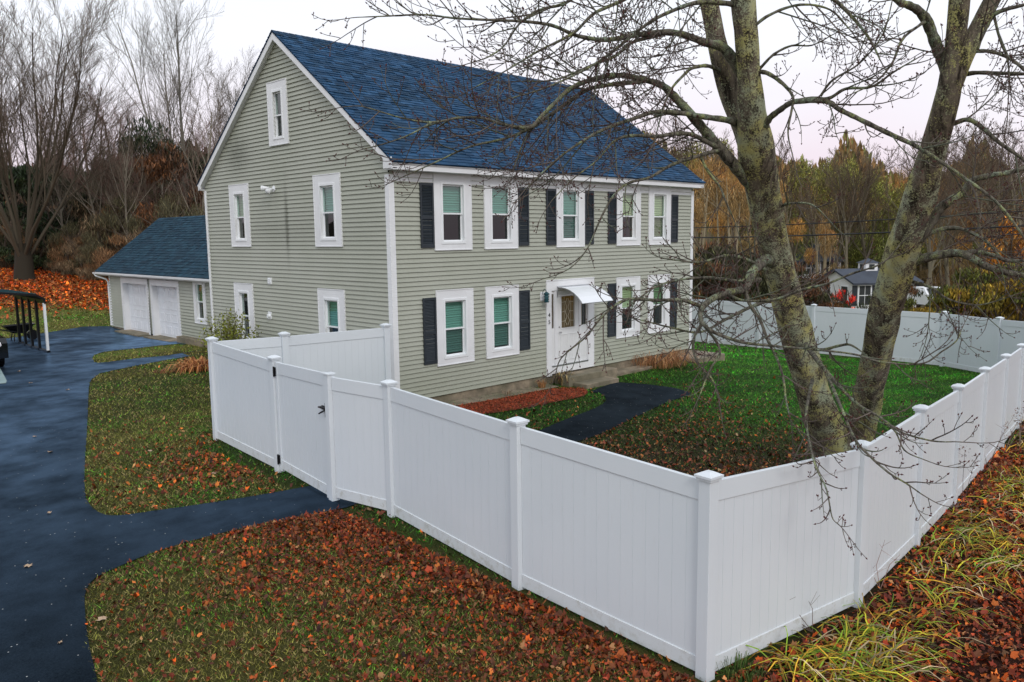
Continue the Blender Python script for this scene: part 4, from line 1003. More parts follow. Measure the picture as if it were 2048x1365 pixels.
def twig(mb, p, d, L, r, lev, upf=.5):
    """curved twig from p in direction d"""
    n = 9 if lev < 1 else (7 if lev < 2 else 4); pts = [p]; dd = d/np.linalg.norm(d); cur = rv()*.30
    for i in range(n):
        k = (i+1)/n; dd = dd+np.array([0, 0, upf*(-.45+1.25*k)])*(3.2/n)+rv()*.055+cur*(3./n)*.6; dd /= np.linalg.norm(dd); pts.append(pts[-1]+dd*L/n)
    pts = np.array(pts); rr = np.linspace(r, max(.0028, r*.32), n+1)
    col_ = TW*RS.uniform(.6, 1.3)
    if r > .007 and RS.rand() < .5: col_ = np.array([.11, .12, .085])
    mb.tube(pts, rr, 4 if lev < 2 else 3, col_, cap=False)
    bud(mb, pts[-1], pts[-1]-pts[-2], .028)
    if lev < 3:
        m = {0: int(L/.16), 1: int(L/.11), 2: int(L/.09)}[lev]
        for j in range(m):
            t_ = (j+.6+RS.rand()*.6)/(m+.6); 
            if t_ >= 1: continue
            q = t_*n; i0 = min(int(q), n-1); b = pts[i0]+(pts[i0+1]-pts[i0])*(q-i0); ax = pts[i0+1]-pts[i0]; ax /= np.linalg.norm(ax)
            s = rv(); s -= ax*np.dot(s, ax); s /= np.linalg.norm(s)+1e-9
            nd = ax*.75+s*.75+np.array([0, 0, .25*upf])
            l2 = L*RS.uniform(.25, .5)*(1.1-.5*t_)
            if lev == 2 or l2 < .10:
                l3 = min(l2, RS.uniform(.03, .11)); e_ = b+nd/np.linalg.norm(nd)*l3*.6; e2 = e_+np.array([0, 0, l3*.45])+rv()*l3*.1
                mb.tube([b, e_, e2], [.0038, .0032, .003], 3, TW*RS.uniform(.6, 1.2), cap=False)
                for _ in range(RS.randint(1, 3)): bud(mb, e2+rv()*.006, e2-e_+rv()*.02, .022)
            else: twig(mb, b, nd, l2, max(.004, r*.6), lev+1, upf)
def limb(l, dens=3.2, tl=(.5, 1.3), k=8, lich=1., start=.12, upf=.5, bend=None, end=True):
    p, r = limbpts(l, 6); mb = MB(); r = np.maximum(r, .0035)
    mb.tube(p, r*(1+.06*np.sin(np.arange(len(r))*1.7)), k, (lich, 1, 1), rough=.12); ob = mb.build('branch', M['limb'], hero, smooth=True)
    s = np.r_[0, np.cumsum(np.linalg.norm(np.diff(p, axis=0), axis=1))]; L = s[-1]; n = int(L*dens*1.2); mb = MB()
    for j in range(n):
        q = L*(start+(1-start)*(j+RS.rand()*.8)/n); i = min(np.searchsorted(s, q), len(p)-1); i = max(i, 1)
        b = p[i-1]+(p[i]-p[i-1])*((q-s[i-1])/(s[i]-s[i-1]+1e-9)); ax = (p[i]-p[i-1]); ax /= np.linalg.norm(ax)
        sd = rv()*np.array([1, 1, .8])+RT*.25*RS.choice([-1, 1])*0; sd -= ax*np.dot(sd, ax); sd /= np.linalg.norm(sd)+1e-9
        nd = ax*.7+sd*RS.uniform(.5, 1.1)
        LL = 1.3*RS.uniform(*tl)*(1.15-.5*q/L)
        if r[i] < .0035*1.2: LL *= .6
        twig(mb, b, nd, LL, min(.010, r[i]*.55+.003), 0 if LL > .45 else 1, upf)
    if end: twig(mb, p[-1], p[-1]-p[-2], .45, r[-1], 1, upf)
    if mb.n: mb.build('twigs', M['twig'], ob)
    return ob
LB = [
 # L1 top long limb over the roof
 dict(l=[(1485,150,30,10.2),(1449,98,22,10.1),(1408,85,17,10.0),(1350,66,14,9.8),(1281,69,12,9.6),(1213,80,10,9.4),(1155,72,8.5,9.2),(1103,51,7.5,9.0),(1042,43,6.5,8.8),(991,41,5.5,8.6),(912,37,4.6,8.4),(847,30,4,8.2),(768,33,3,8.0),(716,35,2,7.9)], dens=3.2, tl=(.35,.8)),
 # L2 arch
 dict(l=[(1512,385,26,11.0),(1484,350,27,10.8),(1455,315,25,10.6),(1428,284,22,10.5),(1384,232,20,10.3),(1350,195,17,10.2),(1325,172,15,10.1),(1281,158,13,10.0),(1234,151,12,9.9),(1179,161,10.5,9.7),(1138,180,10,9.5),(1110,206,9,9.4),(1080,236,8.5,9.3),(1059,255,8,9.2),(1008,250,6.5,9.0),(967,237,6,8.9),(919,236,5.5,8.8),(864,245,4.8,8.7),(802,236,3.6,8.6),(727,214,2.6,8.5),(690,214,2,8.5)], dens=2.8, tl=(.35,.85)),
 dict(l=[(1300,160,11,10.0),(1270,165,10,10.0),(1234,168,9.5,9.9),(1179,178,8.5,9.8),(1145,198,8,9.7),(1117,219,7.5,9.6),(1085,240,7,9.5),(1062,257,6.5,9.3),(1008,278,5.5,9.2),(940,294,4.5,9.1),(871,325,3.5,9.0),(806,354,2.2,8.9)], dens=2.8),
 dict(l=[(864,245,4.5,8.7),(835,262,3.8,8.65),(802,277,3.2,8.6),(758,291,2.6,8.55),(728,298,2,8.5)], dens=3, tl=(.2,.5)),
 dict(l=[(1060,257,5,9.3),(1042,297,3.5,9.3),(1028,337,2.2,9.3)], dens=3, tl=(.2,.4)),
 # L3
 dict(l=[(1475,248,20,10.5),(1456,241,14,10.4),(1408,234,12,10.2),(1363,227,10.5,10.0),(1312,224,9,9.8),(1264,239,8,9.6),(1213,257,7,9.4),(1179,274,6,9.3),(1128,308,4.5,9.2),(1085,345,3,9.1),(1050,380,2,9.0)], dens=2.8),
 # L4
 dict(l=[(1450,300,14,10.6),(1422,289,11,10.4),(1384,270,10,10.2),(1350,268,9,10.0),(1316,273,8,9.8),(1261,272,7,9.6),(1227,284,5.5,9.5),(1193,322,4,9.4),(1145,359,3,9.3),(1105,400,2,9.2)], dens=2.6),
 # L5 descending
 dict(l=[(1440,300,9,10.5),(1401,311,8,10.3),(1344,330,7,10.0),(1300,355,6.2,9.8),(1256,367,5.5,9.6),(1227,392,4.8,9.5),(1202,436,4.2,9.4),(1176,495,3.4,9.3),(1147,531,2.8,9.2),(1118,548,2.2,9.2),(1084,559,1.8,9.1)], dens=2.5, tl=(.25,.6)),
 dict(l=[(1401,313,7,10.3),(1415,342,5.5,10.3),(1439,373,4.8,10.3),(1452,404,4,10.2),(1470,445,2.5,10.2)], dens=2.5, tl=(.25,.5)),
 dict(l=[(1445,145,12,10.5),(1430,137,9,10.4),(1411,132,8,10.2),(1384,137,7.5,10.0),(1368,150,6.5,9.9),(1343,178,5,9.8),(1329,209,4,9.7),(1312,270,2.5,9.6)], dens=2.6),
 dict(l=[(1480,15,16,9.8),(1459,8,12,9.7),(1400,5,10,9.5),(1350,20,8,9.3),(1295,48,7,9.2),(1213,113,6,9.0),(1150,150,4.5,8.9),(1080,180,3.4,8.8),(1010,200,2.2,8.7)], dens=3),
 dict(l=[(1400,-90,12,9.8),(1330,-50,10,9.6),(1247,0,8,9.4),(1189,27,7,9.2),(1145,68,6,9.1),(1076,103,4.5,9.0),(1008,144,3.2,8.9),(950,175,2.2,8.8)], dens=3),
 dict(l=[(1190,-60,7,9.4),(1138,3,6,9.2),(1080,20,5,9.1),(1039,48,4.5,9.0),(1008,92,3.6,8.9),(975,115,3,8.9),(939,127,2.2,8.8)], dens=3),
 dict(l=[(1336,66,9,9.8),(1300,75,8,9.7),(1261,87,7,9.6),(1230,113,6,9.5),(1179,133,5,9.4),(1110,160,3.8,9.3),(1040,163,2.4,9.2)], dens=3),
 dict(l=[(1042,43,4,8.8),(1020,20,3.4,8.75),(998,0,2.8,8.7),(985,-40,2,8.7)], dens=2.5, tl=(.2,.4)), dict(l=[(847,30,3.5,8.2),(820,24,3,8.15),(785,-6,2,8.1)], dens=3, tl=(.2,.4)),
 dict(l=[(1042,43,4,8.8),(1100,16,3.5,8.9),(1140,0,3,8.9),(1180,-30,2,8.9)], dens=2.5, tl=(.2,.5)),
 # right of the left trunk
 dict(l=[(1528,250,22,10.3),(1540,236,15,10.2),(1562,219,13,10.0),(1590,204,12,9.8),(1651,203,11,9.6),(1678,219,10.5,9.5),(1719,239,10,9.4),(1777,267,10,9.2),(1829,291,9,9.1),(1868,315,8,9.0),(1914,346,7,8.9),(1966,383,6.5,8.8),(2000,412,6,8.8),(2034,455,5,8.7),(2070,510,4,8.7)], dens=2.6, tl=(.4,1.)),
 dict(l=[(1589,203,9,9.8),(1624,197,8,9.7),(1658,197,7.5,9.6),(1692,178,6.5,9.5),(1743,174,5.5,9.4),(1788,144,4,9.3),(1836,116,2.5,9.2)], dens=2.8, tl=(.35,.8)),
 dict(l=[(1641,193,6,9.6),(1665,161,5,9.5),(1719,127,4,9.4),(1765,70,3.2,9.3),(1785,0,2.4,9.2)], dens=2.6, tl=(.3,.7)),
 dict(l=[(1510,150,12,10.1),(1521,144,10,10.0),(1541,150,9,9.9),(1569,171,8,9.8),(1586,195,6,9.7),(1583,222,5,9.7),(1576,267,3.6,9.6),(1585,310,2.4,9.6)], dens=2.6, tl=(.3,.6)),
 dict(l=[(1512,145,8,10.1),(1524,133,6.5,10.0),(1548,109,5.5,9.9),(1583,92,4.5,9.8),(1624,91,3,9.7),(1665,70,2.2,9.6)], dens=3, tl=(.3,.7)),
 dict(l=[(1545,425,8,11.3),(1565,412,6,11.1),(1583,407,5,10.9),(1624,410,4,10.7),(1658,441,2.6,10.5)], dens=2.4, tl=(.3,.6)),
 # low bracket of mossy limbs left of the trunk
 dict(l=[(1552,530,30,11.9),(1530,520,24,11.5),(1502,550,20,11.1),(1490,577,17,10.9),(1452,586,15,10.6),(1425,598,14,10.4),(1405,615,13,10.2),(1401,632,11,10.1),(1406,648,9,10.0),(1432,667,8,9.9),(1481,684,7,9.8),(1522,690,6,9.7),(1600,697,5,9.5),(1703,708,4.5,9.2),(1760,724,4.5,9.0),(1842,728,4,8.8),(1883,704,3.5,8.7),(1912,683,3,8.6),(1922,662,2,8.6)], dens=2.4, tl=(.25,.7)),
 dict(l=[(1405,615,10,10.2),(1366,601,8,10.0),(1311,601,7,9.7),(1264,598,6,9.5),(1234,608,5,9.4),(1198,641,4.2,9.2),(1172,674,3.6,9.1),(1124,715,2.8,9.0),(1112,745,2,9.0)], dens=4.5, tl=(.3,.7)),
 dict(l=[(1400,630,9,10.1),(1403,648,7.5,10.1),(1388,678,6,10.0),(1392,720,5,9.9),(1425,760,4,9.8),(1437,800,2.6,9.7)], dens=4.5, tl=(.3,.7)),
 dict(l=[(1520,560,10,11.4),(1470,562,8,10.9),(1420,556,6.5,10.5),(1360,560,5,10.2),(1310,575,4,10.0),(1262,610,2.6,9.8)], dens=5, tl=(.35,.8)),
 dict(l=[(1530,540,9,11.5),(1490,518,7,11.1),(1450,512,5.5,10.8),(1400,525,4.5,10.5),(1345,520,3,10.3)], dens=4.5, tl=(.35,.8)),
 dict(l=[(1540,600,10,12.0),(1500,615,8,11.5),(1450,640,6.5,11.1),(1400,665,5,10.7),(1340,655,4,10.4),(1280,640,2.6,10.2)], dens=5, tl=(.35,.8)),
 dict(l=[(1490,577,9,10.9),(1500,610,8,10.8),(1520,640,7,10.7),(1535,680,6,10.6),(1555,720,5.5,10.5),(1567,760,5,10.4),(1572,800,4,10.3),(1582,845,2.6,10.2)], dens=3.4, tl=(.25,.6)),
 dict(l=[(1406,648,7,10.0),(1440,700,5.5,9.9),(1420,740,4,9.8),(1400,790,2.6,9.7)], dens=4, tl=(.25,.6)),
 dict(l=[(1452,586,7,10.6),(1485,601,5.5,10.4),(1547,600,5.5,10.1),(1604,580,5.5,9.8),(1654,568,5,9.5),(1703,548,4.5,9.3),(1764,527,3.5,9.0),(1800,490,2.4,8.9)], dens=2.2, tl=(.25,.6)),
 dict(l=[(1595,690,9,12.5),(1640,700,7,11.5),(1678,692,6,11),(1700,690,5,10.8),(1725,705,3,10.6)], dens=2, tl=(.2,.4)),
 # toward the camera, hanging over the fence
 dict(l=[(1612,690,12,12.2),(1650,740,9,10.5),(1707,802,6.5,8.9),(1760,835,5.5,8.3),(1801,864,4.6,7.9),(1863,882,3.6,7.6),(1910,884,2.4,7.5)], dens=2.2, tl=(.2,.5), start=.45),
 dict(l=[(1650,740,9,10.5),(1680,810,7,8.9),(1709,877,5.5,7.9),(1742,915,5,7.6),(1779,947,4.5,7.4),(1812,967,3.6,7.3),(1842,988,2.4,7.3)], dens=3, tl=(.2,.45), start=.5),
 dict(l=[(1625,760,8,11),(1612,830,6,9.4),(1620,890,4.6,8.2),(1632,935,4.2,7.7),(1653,980,3.6,7.5),(1664,1034,2.6,7.4),(1676,1048,1.8,7.4)], dens=3.6, tl=(.2,.5), start=.55),
 dict(l=[(1740,835,4,8.4),(1787,860,3.4,8.1),(1809,901,3,7.9),(1846,919,2.2,7.8)], dens=3, tl=(.15,.35)),
 # right trunk
 dict(l=[(1900,165,22,10.1),(1888,128,26,10.05),(1878,105,25,10.0),(1863,66,22,9.9),(1843,28,19,9.8),(1820,12,16,9.7),(1795,2,14,9.6),(1760,-40,12,9.5),(1700,-90,8,9.4)], dens=1.8, tl=(.4,.9)),
 dict(l=[(1843,22,9,9.8),(1858,34,8,9.75),(1870,60,6.5,9.7),(1872,80,5,9.7)], dens=0.1, end=False),
 dict(l=[(1848,45,9,9.8),(1839,51,6.5,9.7),(1805,79,5.5,9.6),(1784,127,4.6,9.5),(1750,165,3.6,9.4),(1700,190,2.4,9.3)], dens=3, tl=(.35,.8)),
 dict(l=[(1930,110,12,9.9),(1952,103,9,9.8),(1983,104,8,9.7),(2017,116,7,9.6),(2048,140,6,9.5),(2090,190,4,9.4)], dens=2.4),
 dict(l=[(1915,152,12,10.1),(1952,146,9,9.9),(2000,147,8,9.7),(2055,149,6.5,9.5),(2110,160,4.5,9.4)], dens=2.4),
 dict(l=[(1970,55,14,9.8),(1986,31,11,9.7),(2010,20,9,9.6),(2048,10,7.5,9.5),(2110,-10,5,9.4)], dens=2.2),
 dict(l=[(1890,255,14,10.3),(1911,246,11,10.2),(1938,240,10,10.1),(1966,257,9,10.0),(2000,287,8,9.9),(2045,318,6.5,9.8),(2090,360,4,9.7)], dens=2.6),
 dict(l=[(1835,480,26,11.2),(1856,455,22,11.1),(1877,421,20,11.0),(1897,404,18,10.9),(1925,386,15,10.8),(1945,362,13,10.7),(1978,352,12,10.6),(2020,345,10,10.5),(2070,330,8,10.4)], dens=2.2),
 dict(l=[(1828,495,12,11.3),(1863,466,9,11.2),(1912,456,8,11.1),(1965,478,6.5,11.0),(1998,511,5,10.9),(2040,560,3,10.8)], dens=2.4),
 dict(l=[(1815,530,28,11.6),(1840,520,22,11.4),(1875,511,18,11.2),(1924,508,17,11.0),(1974,533,15,10.8),(2015,546,13,10.7),(2060,553,11,10.6),(2120,560,8,10.5)], dens=2.2),
 dict(l=[(1924,507,11,11.0),(1955,504,10,10.9),(1985,511,9,10.8),(2020,522,8,10.7),(2070,520,6,10.6)], dens=2),
 dict(l=[(1955,100,6,9.7),(1970,60,5,9.6),(1990,20,4,9.5),(2000,-30,3,9.4)], dens=3),
 dict(l=[(1988,32,6,9.7),(2000,80,5,9.65),(2015,120,4,9.6),(2020,170,2.4,9.5)], dens=3),
 dict(l=[(1812,560,9,11.8),(1860,575,6,11.4),(1900,600,4.5,11.2),(1960,610,3.4,11.0),(2030,590,2.4,10.8)], dens=2.2),
 dict(l=[(1490,-40,14,9.6),(1560,-30,11,9.5),(1640,-20,9,9.3),(1700,30,7,9.2),(1740,80,5,9.1),(1760,120,3,9.0)], dens=3.2),
 dict(l=[(1500,60,8,9.8),(1540,30,6.5,9.7),(1600,10,5.5,9.6),(1660,20,4,9.5),(1700,60,2.4,9.4)], dens=3.0),
]
for k_ in LB: limb(**k_)

# ================================================================== BACKGROUND TREES
def bare_tree(name, label, H, seed, stems=1, spread=.5, bole=0, wob=.10, wood=(.11, .095, .08), twc=(.16, .12, .10), r0=.3, nb=16, flare=.35, lowest=.25, twn=9, group=None, cat='tree', tw_r=.011, up=.6):
    rs = np.random.RandomState(seed); e = empty(name, (0, 0, 0), label, cat, group); tr = MB(); cr = MB()
    def rnd(): 
        v = rs.normal(size=3); return v/np.linalg.norm(v)
    def grow(p, d, L, r, lev):
        n = 6 if lev == 0 else 4; pts = [p]; dd = d.copy()
        for i in range(n):
            dd = dd+rnd()*(wob if lev == 0 else .16)+np.array([0, 0, .10*up*(lev > 0)+.10*(bole > 0)*(lev == 0)]); dd /= np.linalg.norm(dd); pts.append(pts[-1]+dd*L/n)
        pts = np.array(pts); rr = np.linspace(r, r*(.25 if lev == 0 else .35), n+1); c = np.array(wood if lev < 2 else twc)*rs.uniform(.7, 1.25)
        (tr if lev < 2 else cr).tube(pts, np.maximum(rr, tw_r*.6), 7 if lev == 0 else (5 if lev == 1 else 3), c, cap=False)
        if lev >= 3: return
        m = {0: nb, 1: 7, 2: twn}[lev]
        for j in range(m):
            t_ = (lowest if lev == 0 else .15)+(1-(lowest if lev == 0 else .15))*(j+rs.rand())/m; q = t_*n; i0 = min(int(q), n-1); b = pts[i0]+(pts[i0+1]-pts[i0])*(q-i0)
            ax = pts[i0+1]-pts[i0]; ax /= np.linalg.norm(ax); s = rnd(); s -= ax*np.dot(s, ax); s /= np.linalg.norm(s)+1e-9
            k = spread*rs.uniform(.7, 1.3)
            nd = ax*(1-k*.55)+s*k+np.array([0, 0, .18*up])
            l2 = L*{0: .46, 1: .5, 2: .5}[lev]*(1.15-.6*t_)*rs.uniform(.7, 1.2)
            grow(b, nd/np.linalg.norm(nd), l2, max(tw_r*.6, r*(1-t_*.7)*{0: .42, 1: .45, 2: .5}[lev]), lev+1)
    if bole: tr.tube([(0, 0, -.3), (0, 0, .3), (.03, 0, bole*.7), (0, 0, bole+.35)], [bole*.42, bole*.30, bole*.27, bole*.18], 12, np.array(wood)*.42, cap=False, rough=.25)
    for s in range(stems):
        a = s*2.4+seed; k = flare*((s+.7)/stems*1.4 if bole else 1) if stems > 1 else .04
        grow(np.array([math.cos(a)*r0*.5*(stems > 1), math.sin(a)*r0*.5*(stems > 1), bole*rs.uniform(.4, 1.)-.2]), np.array([math.cos(a)*k, math.sin(a)*k, 1.]), H*rs.uniform(.8, 1.0), r0*(.75 if stems > 1 else 1), 0)
    tr.build('trunk', M['twig'], e, smooth=True); cr.build('crown', M['twig'], e)
    return e
def leafy(name, label, H, seed, cols, shape='round', r=2.5, n=2600, size=.32, base=.15, trunkc=(.08, .06, .045), group=None, cat='tree', stems=4, thin=1., vert=.9):
    rs = np.random.RandomState(seed); e = empty(name, (0, 0, 0), label, cat, group)
    tr = MB()
    for s in range(stems):
        a = rs.uniform(0, 6.28); rr = r*.35*rs.rand()**.5
        top = np.array([math.cos(a)*rr*1.8, math.sin(a)*rr*1.8, H*rs.uniform(.6, .92)]); b = np.array([math.cos(a)*rr*.4*(stems > 1), math.sin(a)*rr*.4*(stems > 1), -.2])
        mid = (top+b)/2+rs.normal(0, .15, 3); tr.tube([b, mid, top], [.04+H*.012, .03+H*.007, .02], 5, np.array(trunkc)*rs.uniform(.7, 1.5), cap=False)
        for j in range(6):
            t_ = rs.uniform(.3, .95); q = b+(top-b)*t_; d = rs.normal(size=3); d[2] = abs(d[2])*.6+.3; d /= np.linalg.norm(d); tr.tube([q, q+d*r*.4, q+d*r*.75+np.array([0, 0, .2])], [.03, .02, .01], 3, np.array(trunkc)*rs.uniform(.8, 1.6), cap=False)
    tr.build('trunk', M['twig'], e)
    nl = 16 if shape == 'round' else 26; lob = []
    for i in range(nl):
        if shape == 'cone':
            t_ = (i+.5)/nl; rr = r*(1-t_)**.85*rs.uniform(.35, .95); a = rs.uniform(0, 6.28); lob.append((math.cos(a)*rr*.7, math.sin(a)*rr*.7, H*(base+(1-base)*t_), r*(.5*(1-t_)+.16), .35*r*(.5*(1-t_)+.2)+.2))
        else:
            a = rs.uniform(0, 6.28); u = rs.rand()**.5; t_ = rs.rand(); w = math.sin(math.pi*min(1, .18+.8*t_)); rr = r*u*w; lob.append((math.cos(a)*rr, math.sin(a)*rr, H*(base+(1-base)*t_*.92), r*rs.uniform(.22, .42), H*rs.uniform(.07, .14)))
    lob = np.array(lob); li = rs.randint(0, nl, n); d = rs.normal(size=(n, 3)); d /= np.linalg.norm(d, axis=1)[:, None]; d *= rs.rand(n, 1)**.4
    c = lob[li, :3]+d*np.c_[lob[li, 3], lob[li, 3], lob[li, 4]]
    c[:, 2] = np.maximum(c[:, 2], .05)
    s = size*rs.uniform(.4, 1.2, n); a1 = rs.normal(size=(n, 3)); a1 /= np.linalg.norm(a1, axis=1)[:, None]; a2 = np.cross(a1, rs.normal(size=(n, 3))); a2 /= np.linalg.norm(a2, axis=1)[:, None]
    if shape != 'cone': a1[:, 2] = a1[:, 2]+vert*np.sign(a1[:, 2])
    a1 *= s[:, None]; a2 *= s[:, None]*.5*thin
    V = np.stack([c-a1*.5, c+a2*.5, c+a1*.5, c-a2*.5], 1)
    base_c = np.array(cols)[rs.randint(0, len(cols), nl)][li]*np.clip(np.exp(rs.normal(-.1, .6, (n, 1))), .2, 3)
    mb = MB(); mb.add(V.reshape(-1, 3), np.arange(n*4).reshape(-1, 4), np.repeat(base_c, 4, 0)); mb.build('crown', M['leaf'], e)
    return e
SHORT = {'bare twiggy tree top standing over the wood beyond the far fence': 'bare twiggy tree over the far wood', 'slim bare grey brown tree of the wood with upswept twigs': 'slim bare grey brown tree behind the garage',
 'brown leafless thicket shrub under the trees behind the garage': 'brown leafless thicket shrub behind the garage', 'rusty brown tree with upright twiggy growth beyond the far fence': 'rusty brown tree beyond the far fence',
 'reddish bare tree of the wood with a fine twiggy crown': 'reddish bare tree behind the garage', 'dark reddish green shrub behind the far white fence': 'dark reddish green shrub behind the fence',
 'olive green tree crown rising above the wood beyond the far fence': 'olive green tree beyond the far fence', 'dark green bushy evergreen low in the wood behind the garage': 'dark green bushy evergreen behind the garage',
 'yellow orange autumn shrub just beyond the far white fence': 'yellow orange shrub beyond the far fence'}
GW_L, GW_R = 'trees of the wood behind the garage', 'trees of the wood beyond the far fence'
def put(o_, px, depth, rz=0, s=1.): x, y, z = AT(px, depth); o_.location = (x, y, z); o_.rotation_euler = (0, 0, rz); o_.scale = (s, s, s) if not isinstance(s, tuple) else s; return o_
# big multi-stem tree at the left and the tall pair in the middle
put(bare_tree('bare_tree', 'huge bare many stemmed tree at the left edge of the photo', 13.6, 5, stems=15, spread=.42, bole=1.7, wob=.15, r0=.13, nb=12, flare=.62, lowest=.28, wood=(.085, .07, .048), twc=(.13, .10, .075), tw_r=.0095, twn=10, up=.55), 42, 46)
tall = bare_tree('bare_tree', 'tall bare grey tree with forked stems left of the gable', 18.8, 12, stems=4, spread=.52, wob=.12, r0=.22, nb=11, flare=.10, lowest=.40, wood=(.20, .19, .16), twc=(.14, .125, .105), tw_r=.012)
put(tall, 368, 60, 0, (.72, .72, 1.))
put(dup(tall, (0, 0, 0), 0, 1, 'bare grey tree top showing just left of the roof rake'), 482, 72, 2.2, .8)
redtree = bare_tree('bare_tree', 'reddish bare tree of the wood with a fine twiggy crown', 12.5, 21, stems=2, spread=.6, r0=.16, nb=13, flare=.12, lowest=.25, wood=(.17, .12, .09), twc=(.18, .105, .085), tw_r=.013, group=GW_L)
thin = bare_tree('bare_tree', 'slim bare grey brown tree of the wood with upswept twigs', 15, 33, stems=1, spread=.5, r0=.15, nb=16, lowest=.3, wood=(.26, .23, .18), twc=(.15, .12, .09), tw_r=.014, group=GW_L)
put(redtree, 222, 56)
for px, d, s, rz in ((262, 62, .9, 1), (190, 66, .9, 2), (150, 60, .7, 3), (300, 68, .8, 4), (330, 52, .7, 5), (405, 58, .85, 1.7), (112, 70, 1., .4), (440, 75, 1.05, 2.7), (20, 62, .9, 3.3)): put(dup(redtree, (0, 0, 0), 0, 1), px, d, rz, s)
put(thin, 205, 50, 0, .62)
for px, d, s, rz in ((232, 54, .6, 1), (250, 49, .62, 2), (395, 50, .8, 3), (320, 56, .75, 4), (130, 52, .5, 5), (345, 64, .7, 1.2), (420, 66, .75, 2.2), (160, 75, .8, .2)): put(dup(thin, (0, 0, 0), 0, 1), px, d, rz, s)
BR = [(.13, .055, .022), (.10, .05, .025), (.17, .07, .02), (.07, .045, .022)]; DK = [(.02, .035, .012), (.035, .04, .018), (.05, .04, .02)]; RU = [(.46, .21, .055), (.34, .20, .065), (.50, .27, .07), (.26, .18, .07), (.34, .22, .09)]; OL = [(.24, .26, .055), (.32, .30, .07), (.18, .20, .05)]
con = leafy('conifer_tree', 'brown tinged evergreen tree standing in the wood behind the garage', 9.8, 3, BR+DK[:2], 'round', 4.2, 12000, .26, .0, thin=.6, group=GW_L, stems=3)
put(con, 300, 52)
dkb = leafy('evergreen_tree', 'dark green bushy evergreen low in the wood behind the garage', 6.5, 4, DK+[(.03, .045, .015)], 'round', 3.2, 8000, .24, .0, group=GW_L)
brb = leafy('thicket_shrub', 'brown leafless thicket shrub under the trees behind the garage', 4.8, 6, [(.18, .125, .07), (.12, .09, .05), (.22, .12, .055), (.10, .09, .045)], 'round', 2.8, 8500, .30, .0, thin=.18, group=GW_L, cat='shrub')
put(dkb, 75, 58); put(brb, 215, 50)
for px, d, s, rz in ((110, 54, .9, 1), (150, 62, 1.0, 2), (10, 56, 1., 3), (400, 60, 1.25, 4), (190, 57, .75, 5), (60, 50, .5, 2.5), (250, 66, 1.1, .3)): put(dup(dkb, (0, 0, 0), 0, 1), px, d, rz, s)
for px, d, s, rz in ((248, 47, .85, 1), (330, 47, 1.1, 2), (370, 50, 1.2, 3), (280, 50, 1.1, 4), (405, 46, 1.1, 5), (170, 56, 1.2, .4), (120, 49, .62, 1.4), (5, 50, .8, 2.4), (160, 49, .7, 3.4), (345, 58, 1.4, 4.4), (228, 60, 1.3, 2.9), (180, 47.5, .6, 5.2), (30, 66, 1.4, 1.1), (90, 66, 1.4, 1.9), (140, 70, 1.5, 3.9), (260, 74, 1.5, 4.9), (385, 72, 1.6, .9), (440, 62, 1.4, 2.2)): put(dup(brb, (0, 0, 0), 0, 1), px, d, rz, s)
# wood beyond the far fence (right)
rust = leafy('rust_tree', 'rusty brown tree with upright twiggy growth beyond the far fence', 16, 7, RU, 'round', 4.4, 19000, .36, .0, thin=.24, group=GW_R, stems=7, trunkc=(.24, .20, .13), vert=.9)
oliv = leafy('olive_tree', 'olive green tree crown rising above the wood beyond the far fence', 20, 8, OL+[(.24, .18, .05)], 'round', 5., 12000, .42, .25, thin=.5, group=GW_R, stems=4, trunkc=(.14, .12, .08), vert=.4)
tall2 = bare_tree('bare_tree', 'bare twiggy tree top standing over the wood beyond the far fence', 19, 41, stems=1, spread=.5, r0=.22, nb=17, lowest=.3, wood=(.20, .175, .12), twc=(.14, .10, .07), tw_r=.02, group=GW_R)
put(rust, 1420, 70, 0, .8); put(oliv, 1640, 98, 0, .86); put(tall2, 1600, 88)
for i, (px, d, s) in enumerate(((1465, 66, .72), (1500, 74, .82), (1400, 80, .9), (1545, 78, .75), (1590, 105, 1.05), (1650, 72, .5), (1690, 118, 1.1), (1740, 108, 1.05), (1800, 112, 1.15), (1850, 104, 1.0), (1905, 96, .85), (1950, 90, .8), (1995, 86, .8), (2040, 92, .9), (1780, 124, 1.2), (1880, 118, 1.1), (1560, 120, 1.15), (1440, 92, 1.05), (2075, 78, .8), (1655, 124, 1.2), (1970, 108, 1.), (1375, 62, .62))):
    put(dup(rust, (0, 0, 0), 0, 1), px, d, i*1.3, s)
for i, (px, d, s) in enumerate(((1590, 95, .82), (1700, 102, .9), (1745, 96, .8), (1430, 96, .9), (1385, 88, .82), (1840, 104, .8), (1985, 104, .8), (2040, 110, .85), (1500, 98, .85), (1930, 112, .85), (1790, 94, .72))):
    put(dup(oliv, (0, 0, 0), 0, 1), px, d, i*1.9, s)
for i, (px, d, s) in enumerate(((1400, 84, 1.05), (1340, 90, 1.0), (1450, 88, 1.), (1545, 95, 1.), (1660, 92, 1.), (1700, 86, .95), (1745, 90, 1.), (1800, 84, 1.), (1870, 80, 1.), (1905, 74, .9), (1950, 78, 1.), (2000, 70, .95), (2030, 76, 1.), (1290, 100, 1.05), (1640, 80, .7), (1980, 64, .85), (1850, 66, .7), (2060, 66, .9))):
    put(dup(tall2, (0, 0, 0), 0, 1), px, d, i*2.1, s)
yel = leafy('hedge_shrub', 'yellow orange autumn shrub just beyond the far white fence', 2.6, 9, [(.26, .17, .02), (.18, .14, .02), (.30, .13, .02), (.10, .11, .02)], 'round', 1.9, 3600, .16, .0, thin=.9, group='autumn shrubs beyond the far fence', cat='shrub')
put(yel, 1912, 36)
